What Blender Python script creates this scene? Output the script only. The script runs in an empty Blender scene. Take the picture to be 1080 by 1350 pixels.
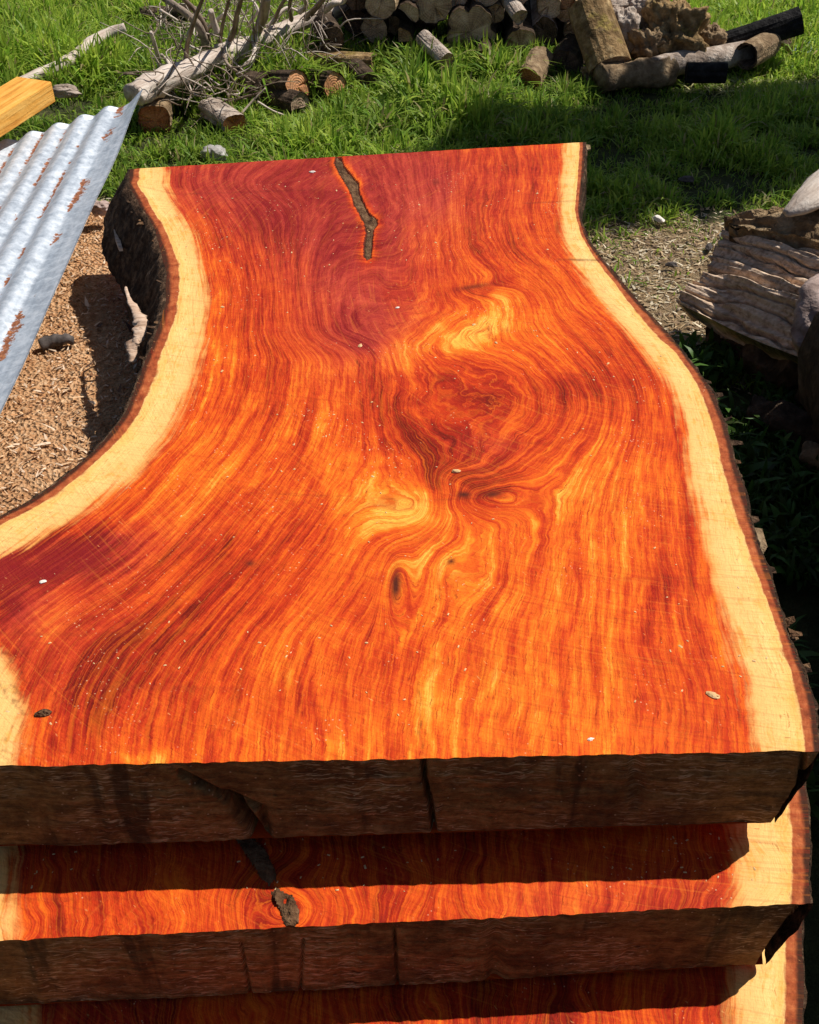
import bpy, math, random
import numpy as np
from mathutils import Vector, Matrix, Quaternion

R = math.radians
rng = np.random.default_rng(7)
random.seed(7)
scene = bpy.context.scene
col = scene.collection

# ------------------------------------------------------------------ camera, sky, sun, exposure
CAM_Z, PITCH, FPX = 1.72, R(40.0), 1500.0          # eye height, look-down angle, focal length for a 1080 px wide frame
cam_data = bpy.data.cameras.new('camera')
cam_data.sensor_fit = 'HORIZONTAL'
cam_data.sensor_width = 36.0
cam_data.lens = FPX / 1080.0 * 36.0
cam_data.clip_start = 0.05
cam_data.clip_end = 400.0
cam = bpy.data.objects.new('camera', cam_data)
cam.location = (0, 0, CAM_Z)
cam.rotation_euler = (R(90) - PITCH, 0, 0)
col.objects.link(cam)
scene.camera = cam

SUN_DIR = Vector((-0.62, -0.29, -1.0)).normalized()     # way the light travels
SUN_EL = math.asin(-SUN_DIR.z)
SUN_AZ = math.atan2(-SUN_DIR.x, -SUN_DIR.y)
world = bpy.data.worlds.new('World')
scene.world = world
world.use_nodes = True
wn = world.node_tree.nodes
sky = wn.new('ShaderNodeTexSky')
sky.sky_type = 'NISHITA'
sky.sun_disc = False
sky.sun_elevation = SUN_EL
sky.sun_rotation = SUN_AZ
wn['Background'].inputs[1].default_value = 0.056
world.node_tree.links.new(sky.outputs[0], wn['Background'].inputs[0])
sun_data = bpy.data.lights.new('sun', 'SUN')
sun_data.energy = 5.0
sun_data.angle = R(0.5)
sun_data.color = (1.0, 0.95, 0.87)
sun = bpy.data.objects.new('sun', sun_data)
sun.rotation_euler = SUN_DIR.to_track_quat('-Z', 'Y').to_euler()
sun.location = (3, 2, 6)
col.objects.link(sun)
scene.view_settings.view_transform = 'Standard'
scene.view_settings.look = 'None'
scene.view_settings.exposure = 0.17
scene.view_settings.gamma = 1.0
scene.render.engine = 'CYCLES'
scene.cycles.use_denoising = True
scene.cycles.use_adaptive_sampling = True
scene.cycles.adaptive_threshold = 0.02
scene.cycles.max_bounces = 6
scene.cycles.diffuse_bounces = 3
scene.cycles.glossy_bounces = 2
scene.cycles.transmission_bounces = 2

# ------------------------------------------------------------------ helpers
CP, SP = math.cos(PITCH), math.sin(PITCH)

def ray(px, py):
    x = (np.asarray(px, float) - 540) / FPX
    y = (np.asarray(py, float) - 675) / FPX
    return x, CP - y * SP, -SP - y * CP

def at(px, py, z=0.0):
    """point of the place at height z that the photograph shows at a pixel"""
    x, y, d = ray(px, py)
    s = (z - CAM_Z) / d
    return Vector((x * s, y * s, z))

def at_y(px, py, Y):
    x, y, d = ray(px, py)
    s = Y / y
    return Vector((x * s, Y, CAM_Z + d * s))

def ppm(p):
    """pixels per metre at a point"""
    return FPX / (CP * p[1] + SP * (CAM_Z - p[2]))

def vnoise(x, y, seed=0, z=None):
    """smooth value noise in [-1, 1]"""
    x = np.asarray(x, float); y = np.asarray(y, float)
    x, y = np.broadcast_arrays(x, y)
    xi = np.floor(x).astype(np.int64); yi = np.floor(y).astype(np.int64)
    fx = x - xi; fy = y - yi
    fx = fx * fx * fx * (fx * (fx * 6 - 15) + 10); fy = fy * fy * fy * (fy * (fy * 6 - 15) + 10)
    def h(a, b):
        n = (a * 374761393 + b * 668265263 + seed * 1274126177) & 0xFFFFFFFF
        n = ((n ^ (n >> 13)) * 1274126177) & 0xFFFFFFFF
        return ((n ^ (n >> 16)) & 0xFFFF) / 32767.5 - 1.0
    a = h(xi, yi); b = h(xi + 1, yi); c = h(xi, yi + 1); d = h(xi + 1, yi + 1)
    return (a * (1 - fx) + b * fx) * (1 - fy) + (c * (1 - fx) + d * fx) * fy

def fbm(x, y, seed=0, octv=4, gain=0.5):
    t = 0; a = 1.0; s = 0
    for k in range(octv):
        t = t + a * vnoise(np.asarray(x) * 2 ** k, np.asarray(y) * 2 ** k, seed + 17 * k); s += a; a *= gain
    return t / s

def smooth(e0, e1, x):
    t = np.clip((np.asarray(x, float) - e0) / (e1 - e0), 0, 1)
    return t * t * (3 - 2 * t)

def mesh_data(name, V, F, mat=None, smooth_shade=False):
    me = bpy.data.meshes.new(name)
    V = np.asarray(V, np.float32)
    if isinstance(F, np.ndarray):
        n, k = F.shape
        me.vertices.add(len(V)); me.vertices.foreach_set('co', V.ravel())
        me.loops.add(n * k); me.loops.foreach_set('vertex_index', F.ravel().astype(np.int32))
        me.polygons.add(n)
        me.polygons.foreach_set('loop_start', np.arange(0, n * k, k, dtype=np.int32))
        me.polygons.foreach_set('loop_total', np.full(n, k, np.int32))
        me.update(calc_edges=True)
    else:
        me.from_pydata([tuple(map(float, v)) for v in V], [], F)
    if mat is not None: me.materials.append(mat)
    if smooth_shade: me.polygons.foreach_set('use_smooth', np.ones(len(me.polygons), bool))
    return me

def obj(name, me, parent=None):
    o = bpy.data.objects.new(name, me); col.objects.link(o)
    if parent is not None: o.parent = parent
    return o

def tag(o, label=None, cat=None, group=None, kind=None):
    if label: o['label'] = label
    if cat: o['category'] = cat
    if group: o['group'] = group
    if kind: o['kind'] = kind
    return o

def thing(name, label, cat, loc=(0, 0, 0), group=None):
    o = bpy.data.objects.new(name, None); col.objects.link(o); o.location = loc
    o.empty_display_size = 0.05
    return tag(o, label, cat, group, 'thing')

def grid_faces(nr, nc, wrap=False, off=0):
    i, j = np.meshgrid(np.arange(nr - 1), np.arange(nc if wrap else nc - 1), indexing='ij')
    j2 = (j + 1) % nc
    return (off + np.stack([i * nc + j, i * nc + j2, (i + 1) * nc + j2, (i + 1) * nc + j], -1)).reshape(-1, 4)

def fattr(me, name, data, typ='FLOAT_VECTOR'):
    a = me.attributes.new(name, typ, 'POINT')
    a.data.foreach_set('vector' if typ == 'FLOAT_VECTOR' else 'value', np.asarray(data, np.float32).ravel())

def smooth_path(pts, radii, n):
    P = np.array([tuple(p) for p in pts]); m = len(P)
    t = np.linspace(0, m - 1, n); i = np.clip(t.astype(int), 0, m - 2); f = (t - i)[:, None]
    p0 = P[np.maximum(i - 1, 0)]; p1 = P[i]; p2 = P[i + 1]; p3 = P[np.minimum(i + 2, m - 1)]
    Q = 0.5 * (2 * p1 + (p2 - p0) * f + (2 * p0 - 5 * p1 + 4 * p2 - p3) * f ** 2 + (3 * p1 - p0 - 3 * p2 + p3) * f ** 3)
    return Q, np.interp(t, np.arange(m), radii)

def tube_arrays(pts, radii, n=18, seg=10, seed=0, rough=0.10, flat=1.0):
    Q, r = smooth_path(pts, radii, n)
    T = np.gradient(Q, axis=0); T /= np.linalg.norm(T, axis=1)[:, None] + 1e-9
    up = np.array([0, 0, 1.0]) if abs(T[:, 2]).mean() < 0.8 else np.array([1.0, 0, 0])
    S = np.cross(T, up); S /= np.linalg.norm(S, axis=1)[:, None] + 1e-9; W = np.cross(S, T)
    th = np.linspace(0, 2 * np.pi, seg, endpoint=False)
    k = np.arange(n)[:, None]
    rr = r[:, None] * (1 + rough * 2 * fbm(np.cos(th) * 1.5 + k * 0.35 + seed, np.sin(th) * 1.5 + seed * 2.1, seed, 3))
    V = Q[:, None, :] + S[:, None, :] * (rr * np.cos(th))[..., None] + W[:, None, :] * (rr * np.sin(th) * flat)[..., None]
    V = np.concatenate([V.reshape(-1, 3), Q[:1], Q[-1:]])
    F = [tuple(int(i) for i in f) for f in grid_faces(n, seg, True)]
    a, b = n * seg, n * seg + 1
    F += [((j + 1) % seg, j, a) for j in range(seg)] + [((n - 1) * seg + j, (n - 1) * seg + (j + 1) % seg, b) for j in range(seg)]
    return V, F

class NG:
    """tiny node-graph writer"""
    def __init__(s, name):
        s.m = bpy.data.materials.new(name); s.m.use_nodes = True
        s.nt = s.m.node_tree; s.n = s.nt.nodes; s.b = s.n['Principled BSDF']
        s.set('Specular IOR Level', 0.25); s.set('Roughness', 0.75)
    def lk(s, a, b): s.nt.links.new(a, b)
    def put(s, sock, v):
        if v is None: return
        if isinstance(v, bpy.types.NodeSocket): s.lk(v, sock)
        elif isinstance(v, (tuple, list)) and len(v) == 3 and sock.type == 'RGBA': sock.default_value = (*v, 1)
        else: sock.default_value = v
    def set(s, k, v): s.put(s.b.inputs[k], v)
    def node(s, t, **kw):
        n = s.n.new(t)
        for k, v in kw.items(): setattr(n, k, v)
        return n
    def attr(s, name):
        n = s.node('ShaderNodeAttribute', attribute_name=name); return n
    def xyz(s, v):
        n = s.node('ShaderNodeSeparateXYZ'); s.lk(v, n.inputs[0]); return n.outputs
    def vec(s, x=0.0, y=0.0, z=0.0):
        n = s.node('ShaderNodeCombineXYZ')
        for i, v in enumerate((x, y, z)): s.put(n.inputs[i], v)
        return n.outputs[0]
    def co(s, k='Object'): return s.node('ShaderNodeTexCoord').outputs[k]
    def pos(s): return s.node('ShaderNodeNewGeometry').outputs['Position']
    def rnd(s): return s.node('ShaderNodeObjectInfo').outputs['Random']
    def ma(s, op, a, b=0.0, c=0.0, clamp=False):
        n = s.node('ShaderNodeMath', operation=op); n.use_clamp = clamp
        for i, v in enumerate((a, b, c)): s.put(n.inputs[i], v)
        return n.outputs[0]
    def vm(s, op, a, b=None):
        n = s.node('ShaderNodeVectorMath', operation=op); s.put(n.inputs[0], a)
        if b is not None: s.put(n.inputs[1], b)
        return n.outputs[0]
    def noise(s, v, scale=5.0, detail=3.0, rough=0.55, dist=0.0, dim='3D'):
        n = s.node('ShaderNodeTexNoise', noise_dimensions=dim); s.put(n.inputs['Vector'], v)
        s.put(n.inputs['Scale'], scale); s.put(n.inputs['Detail'], detail); s.put(n.inputs['Roughness'], rough); s.put(n.inputs['Distortion'], dist)
        return n.outputs[0]
    def voro(s, v, scale=5.0, feature='F1', rand=1.0):
        n = s.node('ShaderNodeTexVoronoi', feature=feature); s.put(n.inputs['Vector'], v); s.put(n.inputs['Scale'], scale); s.put(n.inputs['Randomness'], rand)
        return n.outputs
    def ramp(s, f, stops, interp='LINEAR'):
        n = s.node('ShaderNodeValToRGB'); cr = n.color_ramp; cr.interpolation = interp
        while len(cr.elements) < len(stops): cr.elements.new(0.5)
        for e, (p, c) in zip(cr.elements, stops):
            e.position = p; e.color = (*c, 1) if len(c) == 3 else c
        s.put(n.inputs[0], f); return n.outputs[0]
    def step(s, x, a, b):
        n = s.node('ShaderNodeMapRange', interpolation_type='SMOOTHSTEP')
        s.put(n.inputs[0], x); s.put(n.inputs[1], a); s.put(n.inputs[2], b); return n.outputs[0]
    def mix(s, f, a, b, mode='MIX'):
        n = s.node('ShaderNodeMix', data_type='RGBA', blend_type=mode); n.clamp_factor = True
        s.put(n.inputs[0], f); s.put(n.inputs[6], a); s.put(n.inputs[7], b); return n.outputs[2]
    def bump(s, h, strength=0.5, dist=0.01):
        n = s.node('ShaderNodeBump'); s.put(n.inputs['Height'], h); s.put(n.inputs['Strength'], strength); s.put(n.inputs['Distance'], dist)
        s.lk(n.outputs[0], s.b.inputs['Normal']); return n.outputs[0]

# ------------------------------------------------------------------ materials
def mat_slab_top():
    g = NG('sawn_red_slab_wood')
    gr = g.attr('grain').outputs['Vector']; ti = g.attr('tint').outputs['Vector']
    u, v, b = g.xyz(gr); tone, purple, dark = g.xyz(ti)
    P = g.pos()
    px_, py_, pz_ = g.xyz(P)
    jit = g.ma('MULTIPLY', g.ma('SUBTRACT', g.noise(P, 26, 3, 0.6), 0.5), 0.0048)
    u = g.ma('ADD', u, jit)
    u = g.ma('ADD', u, g.ma('MULTIPLY', g.ma('SUBTRACT', g.noise(P, 150, 2, 0.6), 0.5), 0.003))
    wob = g.noise(g.vec(g.ma('MULTIPLY', u, 7), g.ma('MULTIPLY', v, 3.0)), 1.0, 3)
    # year rings: irregular bands along the grain
    ph = g.ma('ADD', g.ma('MULTIPLY', u, 420.0), g.ma('MULTIPLY', wob, 44.0))
    ring = g.ma('SINE', ph)
    n1 = g.noise(g.vec(g.ma('MULTIPLY', u, 30), g.ma('MULTIPLY', v, 2.0)), 1.0, 2)
    n2 = g.noise(g.vec(g.ma('MULTIPLY', u, 120), g.ma('MULTIPLY', v, 5.5)), 1.0, 3, 0.6)
    n3 = g.noise(g.vec(g.ma('MULTIPLY', u, 420), g.ma('MULTIPLY', v, 26.0)), 1.0, 2, 0.6)
    cloud = g.noise(P, 5.5, 5, 0.65)
    mott = g.noise(P, 75, 4, 0.7)
    f = g.ma('MULTIPLY_ADD', g.ma('SUBTRACT', n1, 0.5), 0.85, 0.445)
    f = g.ma('MULTIPLY_ADD', g.ma('SUBTRACT', n2, 0.5), 0.70, f)
    f = g.ma('MULTIPLY_ADD', g.ma('SUBTRACT', n3, 0.5), 0.50, f)
    f = g.ma('MULTIPLY_ADD', g.ma('SUBTRACT', mott, 0.5), 0.38, f)
    f = g.ma('MULTIPLY_ADD', g.ma('MULTIPLY', ring, g.ma('ADD', 0.2, n2)), 0.085, f)
    f = g.ma('MULTIPLY_ADD', g.ma('SUBTRACT', cloud, 0.5), 0.70, f)
    ring2 = g.ma('SINE', g.ma('ADD', g.ma('MULTIPLY', u, 165.0), g.ma('MULTIPLY', wob, 26.0)))
    f = g.ma('MULTIPLY_ADD', ring2, 0.055, f)
    f = g.ma('MULTIPLY_ADD', tone, 0.30, f)
    heart = g.ramp(f, [(0.0, (0.130, 0.007, 0.003)), (0.20, (0.31, 0.016, 0.005)), (0.40, (0.53, 0.046, 0.007)),
                       (0.58, (0.68, 0.108, 0.009)), (0.76, (0.78, 0.205, 0.014)), (1.0, (0.86, 0.42, 0.060))])
    def hair(k, kv, zo, w, colour, amt):
        h = g.noise(g.vec(g.ma('MULTIPLY', u, k), g.ma('MULTIPLY', v, kv), zo), 1.0, 1.0, 0.5)
        return g.ma('MULTIPLY', g.step(g.ma('ABSOLUTE', g.ma('SUBTRACT', h, 0.5)), w, 0.0), amt), colour
    for args in ((95, 2.2, 21.0, 0.045, (0.82, 0.17, 0.010), 0.34), (120, 3.0, 25.0, 0.040, (0.40, 0.020, 0.004), 0.45), (210, 5.0, 31.0, 0.050, (0.80, 0.15, 0.009), 0.24), (230, 6.0, 37.0, 0.045, (0.34, 0.014, 0.004), 0.34)):
        hf, hc = hair(*args)
        heart = g.mix(hf, heart, hc)
    heart = g.mix(g.ma('MULTIPLY', purple, 0.80), heart, g.mix(f, (0.20, 0.008, 0.012), (0.62, 0.085, 0.055)))
    # sapwood and bark band
    sapc = g.ramp(g.ma('MULTIPLY_ADD', g.ma('SUBTRACT', n2, 0.5), 0.5, g.ma('MULTIPLY_ADD', g.ma('SUBTRACT', cloud, 0.5), 0.9, 0.52)),
                  [(0.0, (0.60, 0.29, 0.07)), (0.35, (0.76, 0.46, 0.145)), (0.65, (0.83, 0.58, 0.22)), (1.0, (0.87, 0.69, 0.34))])
    dash = g.noise(g.vec(g.ma('MULTIPLY', u, 240), g.ma('MULTIPLY', v, 46.0), 3.0), 1.0, 2)
    sapc = g.mix(g.ma('MULTIPLY', g.step(dash, 0.62, 0.70), 0.6), sapc, (0.30, 0.10, 0.02))
    sl = g.noise(g.vec(g.ma('MULTIPLY', u, 190), g.ma('MULTIPLY', v, 7.0), 41.0), 1.0, 2, 0.6)
    sapc = g.mix(g.ma('MULTIPLY', g.step(g.ma('ABSOLUTE', g.ma('SUBTRACT', sl, 0.5)), 0.03, 0.0), 0.40), sapc, (0.52, 0.24, 0.05))
    bn = g.ma('ADD', b, g.ma('MULTIPLY', g.ma('SUBTRACT', g.noise(P, 24, 5, 0.65), 0.5), 0.42))
    sapc = g.mix(g.ma('MULTIPLY', g.step(bn, 1.15, 1.65), 0.72), sapc, (0.79, 0.42, 0.14))
    sapc = g.mix(g.ma('MULTIPLY', g.step(bn, 1.60, 1.95), 0.70), sapc, (0.75, 0.28, 0.05))
    stain = g.step(g.ma('MULTIPLY_ADD', g.ma('SUBTRACT', n2, 0.5), 0.8, g.noise(P, 19, 5, 0.72)), 0.50, 0.70)
    sapc = g.mix(g.ma('MULTIPLY', stain, 0.68), sapc, (0.62, 0.30, 0.05))
    hfac = g.step(g.ma('MULTIPLY_ADD', g.ma('SUBTRACT', n2, 0.5), 0.9, bn), 1.66, 2.06)
    colr = g.mix(hfac, sapc, heart)
    barkc = g.ramp(g.noise(P, 60, 4, 0.65), [(0.25, (0.13, 0.025, 0.010)), (0.5, (0.33, 0.075, 0.024)), (0.75, (0.50, 0.150, 0.05))])
    barkc = g.mix(g.step(bn, 0.50, 0.20), barkc, (0.045, 0.016, 0.008))
    colr = g.mix(g.step(bn, 0.90, 1.03), barkc, colr)
    halo = g.ma('MULTIPLY', g.step(bn, 0.98, 1.05), g.step(bn, 1.25, 1.05))
    colr = g.mix(g.ma('MULTIPLY', halo, 0.45), colr, (0.74, 0.36, 0.07))
    # pores: short dark and pale dashes along the grain, saw marks across it
    pore = g.step(g.noise(g.vec(g.ma('MULTIPLY', u, 520), g.ma('MULTIPLY', v, 34.0), 9.0), 1.0, 1), 0.64, 0.74)
    colr = g.mix(g.ma('MULTIPLY', g.ma('MULTIPLY', pore, hfac), 0.6), colr, (0.20, 0.010, 0.003))
    dsh = g.step(g.noise(g.vec(g.ma('MULTIPLY', u, 260), g.ma('MULTIPLY', v, 30.0), 17.0), 1.0, 2, 0.6), 0.66, 0.72)
    colr = g.mix(g.ma('MULTIPLY', g.ma('MULTIPLY', dsh, hfac), 0.55), colr, (0.17, 0.010, 0.003))
    nick = g.step(g.noise(g.vec(g.ma('MULTIPLY', px_, 55), g.ma('MULTIPLY', py_, 210), 5.0), 1.0, 2, 0.6), 0.69, 0.74)
    colr = g.mix(g.ma('MULTIPLY', nick, 0.5), colr, (0.22, 0.03, 0.008))
    nick2 = g.step(g.noise(g.vec(g.ma('MULTIPLY', g.ma('ADD', px_, py_), 150), g.ma('MULTIPLY', g.ma('SUBTRACT', px_, py_), 40), 8.0), 1.0, 2, 0.6), 0.69, 0.75)
    colr = g.mix(g.ma('MULTIPLY', nick2, 0.35), colr, (0.90, 0.46, 0.16))
    rot = g.ma('ADD', g.ma('MULTIPLY', px_, 0.22), py_)
    saw = g.noise(g.vec(g.ma('MULTIPLY', px_, 2.0), g.ma('MULTIPLY', rot, 190), 0), 1.0, 2)
    sawline = g.step(g.noise(g.vec(g.ma('MULTIPLY', px_, 1.2), g.ma('MULTIPLY', py_, 40), 4.0), 1.0, 1), 0.70, 0.78)
    dg = g.ma('ADD', g.ma('MULTIPLY', px_, 0.8), g.ma('MULTIPLY', py_, -0.55))
    hatch = g.noise(g.vec(g.ma('MULTIPLY', dg, 230), g.ma('MULTIPLY', g.ma('ADD', px_, py_), 9.0), 7.0), 1.0, 2)
    colr = g.mix(g.ma('MULTIPLY', g.step(saw, 0.50, 0.72), 0.20), colr, (0.24, 0.016, 0.004))
    colr = g.mix(g.ma('MULTIPLY', sawline, 0.22), colr, (0.25, 0.03, 0.008))
    colr = g.mix(g.ma('MULTIPLY', g.ma('MULTIPLY', g.step(hatch, 0.52, 0.72), g.ma('MULTIPLY', hfac, g.step(cloud, 0.42, 0.62))), 0.10), colr, (0.84, 0.26, 0.03))
    # arcs left by the saw, crossing the grain
    dv = g.vm('SUBTRACT', P, (0.55, 2.05, 0.0)); dx_, dy_, dz_ = g.xyz(dv)
    rr = g.ma('SQRT', g.ma('ADD', g.ma('MULTIPLY', dx_, dx_), g.ma('MULTIPLY', dy_, dy_)))
    an_ = g.ma('ARCTAN2', dx_, dy_)
    arc = g.noise(g.vec(g.ma('MULTIPLY', rr, 200), g.ma('MULTIPLY', an_, 5.0), 2.0), 1.0, 2, 0.6)
    amask = g.ma('MULTIPLY_ADD', g.step(g.noise(P, 4.0, 3), 0.42, 0.58), 0.75, 0.25)
    colr = g.mix(g.ma('MULTIPLY', g.ma('MULTIPLY', g.step(arc, 0.55, 0.64), amask), 0.20), colr, (0.34, 0.022, 0.004))
    colr = g.mix(g.ma('MULTIPLY', g.ma('MULTIPLY', g.step(arc, 0.42, 0.36), amask), 0.13), colr, (0.88, 0.26, 0.03))
    # dust flecks
    fl = g.voro(P, 130)
    fleck = g.ma('MULTIPLY', g.step(fl[0], 0.17, 0.10), g.step(g.noise(P, 9, 2), 0.56, 0.66))
    colr = g.mix(g.ma('MULTIPLY', fleck, 0.55), colr, (0.80, 0.50, 0.28))
    colr = g.mix(dark, colr, (0.075, 0.014, 0.007))
    g.set('Base Color', colr)
    g.set('Roughness', g.ma('MULTIPLY_ADD', n3, 0.25, 0.62))
    g.set('Specular IOR Level', 0.10)
    hgt = g.ma('ADD', g.ma('MULTIPLY', n3, 0.5), g.ma('ADD', g.ma('MULTIPLY', saw, 0.7), g.ma('ADD', g.ma('MULTIPLY', hatch, 0.3), g.ma('MULTIPLY', arc, 0.8))))
    hgt = g.ma('ADD', hgt, g.ma('ADD', g.ma('MULTIPLY', g.noise(P, 260, 2), 0.5), g.ma('MULTIPLY', mott, 1.1)))
    g.bump(hgt, 0.55, 0.0022)
    return g.m

def mat_cut_end():
    g = NG('weathered_sawn_end')
    P = g.pos(); x, y, z = g.xyz(P)
    m = g.noise(P, 9, 5, 0.7); f = g.noise(P, 90, 4, 0.75)
    n = g.noise(g.vec(g.ma('MULTIPLY', x, 18), 0, g.ma('MULTIPLY', g.ma('MULTIPLY_ADD', x, 0.12, z), 90)), 1.0, 4, 0.7, 0.25)
    c = g.ramp(g.ma('MULTIPLY_ADD', g.ma('SUBTRACT', f, 0.5), 0.7, n), [(0.25, (0.070, 0.024, 0.006)), (0.48, (0.20, 0.082, 0.022)), (0.70, (0.34, 0.165, 0.055))])
    c = g.mix(g.step(m, 0.46, 0.62), c, g.mix(0.6, c, (0.05, 0.014, 0.004)))
    def scratch(kx, kz, sl, zo, lo, hi):
        zz = g.ma('MULTIPLY_ADD', x, sl, z)
        return g.step(g.noise(g.vec(g.ma('MULTIPLY', x, kx), zo, g.ma('MULTIPLY', zz, kz)), 1.0, 2, 0.6), lo, hi)
    patch = g.step(g.noise(P, 7, 3), 0.42, 0.60)
    for kx, kz, sl, zo, amt in ((34, 300, 0.05, 2.0, 0.75), (46, 240, -0.25, 5.0, 0.55), (20, 330, 0.10, 8.0, 0.6)):
        c = g.mix(g.ma('MULTIPLY', g.ma('MULTIPLY', scratch(kx, kz, sl, zo, 0.585, 0.655), patch), amt), c, (0.66, 0.43, 0.24))
    c = g.mix(g.ma('MULTIPLY', scratch(22, 260, 0.08, 11.0, 0.62, 0.68), 0.75), c, (0.030, 0.010, 0.004))
    k = g.noise(g.vec(g.ma('MULTIPLY', x, 16), 0, g.ma('MULTIPLY', z, 3)), 1.0, 4, 0.65)
    c = g.mix(g.ma('MULTIPLY', g.step(k, 0.55, 0.66), 0.72), c, (0.022, 0.008, 0.003))
    fl = g.voro(P, 75)
    c = g.mix(g.ma('MULTIPLY', g.step(fl[0], 0.13, 0.07), 0.6), c, (0.58, 0.38, 0.22))
    g.set('Base Color', c); g.set('Roughness', 0.7)
    g.bump(g.ma('ADD', g.ma('MULTIPLY', n, 0.6), f), 0.8, 0.005)
    return g.m

def mat_bark(name, dark, mid, light, sc=1.0, moss=0.0):
    g = NG(name); P = g.co('Object')
    n = g.noise(P, 26 * sc, 5, 0.65); m = g.noise(P, 7 * sc, 3)
    c = g.ramp(n, [(0.28, dark), (0.5, mid), (0.72, light)])
    c = g.mix(g.ma('MULTIPLY', g.step(m, 0.45, 0.68), 0.5), c, dark)
    if moss > 0:
        mm = g.step(g.noise(P, 9 * sc, 4, 0.7), 0.62 - 0.25 * moss, 0.72 - 0.2 * moss)
        c = g.mix(g.ma('MULTIPLY', mm, 0.85), c, g.ramp(g.noise(P, 70, 2), [(0.3, (0.09, 0.065, 0.016)), (0.7, (0.34, 0.25, 0.075))]))
    g.set('Base Color', c); g.set('Roughness', 0.9); g.set('Specular IOR Level', 0.12)
    g.bump(g.ma('ADD', n, g.ma('MULTIPLY', g.noise(P, 90 * sc, 3), 0.5)), 1.0, 0.012)
    return g.m

def mat_log_end(name, dark, mid, light, crack=0.6):
    g = NG(name); P = g.co('Object'); x, y, z = g.xyz(P)
    rn = g.rnd()
    w = g.noise(g.vm('ADD', P, g.vec(g.ma('MULTIPLY', rn, 13.0), 0, 0)), 14, 3)
    r = g.ma('SQRT', g.ma('ADD', g.ma('MULTIPLY', x, x), g.ma('MULTIPLY', z, z)))
    ring = g.ma('SINE', g.ma('ADD', g.ma('MULTIPLY', r, 620), g.ma('MULTIPLY', w, 9)))
    ang = g.ma('ARCTAN2', x, z)
    rad = g.noise(g.vec(g.ma('MULTIPLY', g.ma('COSINE', ang), 5), g.ma('MULTIPLY', g.ma('SINE', ang), 5), g.ma('ADD', g.ma('MULTIPLY', r, 4), g.ma('MULTIPLY', rn, 20))), 1.0, 3, 0.6)
    f = g.ma('MULTIPLY_ADD', ring, 0.028, g.ma('MULTIPLY_ADD', g.ma('SUBTRACT', rad, 0.5), 0.8, w))
    c = g.ramp(f, [(0.25, dark), (0.5, mid), (0.75, light)])
    ck = g.ma('MULTIPLY', g.step(g.noise(g.vec(g.ma('MULTIPLY', g.ma('COSINE', ang), 3.2), g.ma('MULTIPLY', g.ma('SINE', ang), 3.2), g.ma('MULTIPLY', rn, 50)), 1.0, 2), 0.66, 0.71), crack)
    c = g.mix(ck, c, (0.010, 0.006, 0.004))
    g.set('Base Color', c); g.set('Roughness', 0.85)
    g.bump(g.ma('ADD', g.ma('MULTIPLY', ring, 0.4), g.ma('MULTIPLY', g.noise(P, 120, 3), 2.0)), 0.6, 0.003)
    return g.m

def mat_stretched(name, dark, mid, light, stretch=(6, 90, 90), axis_noise=1.0, rough=0.8, bump=0.7):
    """weathered wood with fibres along local X"""
    g = NG(name); P = g.co('Object'); x, y, z = g.xyz(P)
    n = g.noise(g.vec(g.ma('MULTIPLY', x, stretch[0]), g.ma('MULTIPLY', y, stretch[1]), g.ma('MULTIPLY', z, stretch[2])), axis_noise, 4, 0.6, 0.4)
    m = g.noise(P, 9, 4)
    c = g.ramp(g.ma('MULTIPLY_ADD', g.ma('SUBTRACT', m, 0.5), 0.5, n), [(0.25, dark), (0.5, mid), (0.75, light)])
    g.set('Base Color', c); g.set('Roughness', rough); g.set('Specular IOR Level', 0.15)
    g.bump(g.ma('ADD', n, g.ma('MULTIPLY', g.noise(P, 120, 3), 0.3)), bump, 0.006)
    return g.m

def mat_blade(name, trans=0.45):
    g = NG(name)
    c = g.attr('tint').outputs['Color']
    g.set('Base Color', c); g.set('Roughness', 0.5); g.set('Specular IOR Level', 0.3)
    t = g.node('ShaderNodeBsdfTranslucent'); g.lk(c, t.inputs[0])
    mx = g.node('ShaderNodeMixShader'); mx.inputs[0].default_value = trans
    g.lk(g.b.outputs[0], mx.inputs[1]); g.lk(t.outputs[0], mx.inputs[2])
    g.lk(mx.outputs[0], g.n['Material Output'].inputs[0])
    return g.m

def mat_ground():
    g = NG('lawn_soil'); P = g.pos()
    n = g.noise(P, 14, 5, 0.65); m = g.noise(P, 1.6, 3)
    c = g.ramp(n, [(0.3, (0.030, 0.034, 0.010)), (0.5, (0.055, 0.065, 0.018)), (0.7, (0.10, 0.095, 0.035))])
    dirt = g.attr('dirt').outputs['Fac']
    d = g.ramp(g.noise(P, 38, 5, 0.7), [(0.25, (0.115, 0.070, 0.035)), (0.5, (0.30, 0.205, 0.110)), (0.75, (0.50, 0.385, 0.235))])
    c = g.mix(g.step(g.ma('ADD', dirt, g.ma('MULTIPLY', g.ma('SUBTRACT', m, 0.5), 0.5)), 0.35, 0.65), c, d)
    g.set('Base Color', c); g.set('Roughness', 0.95)
    g.bump(g.ma('ADD', n, g.noise(P, 70, 4, 0.7)), 1.0, 0.03)
    return g.m

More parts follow.
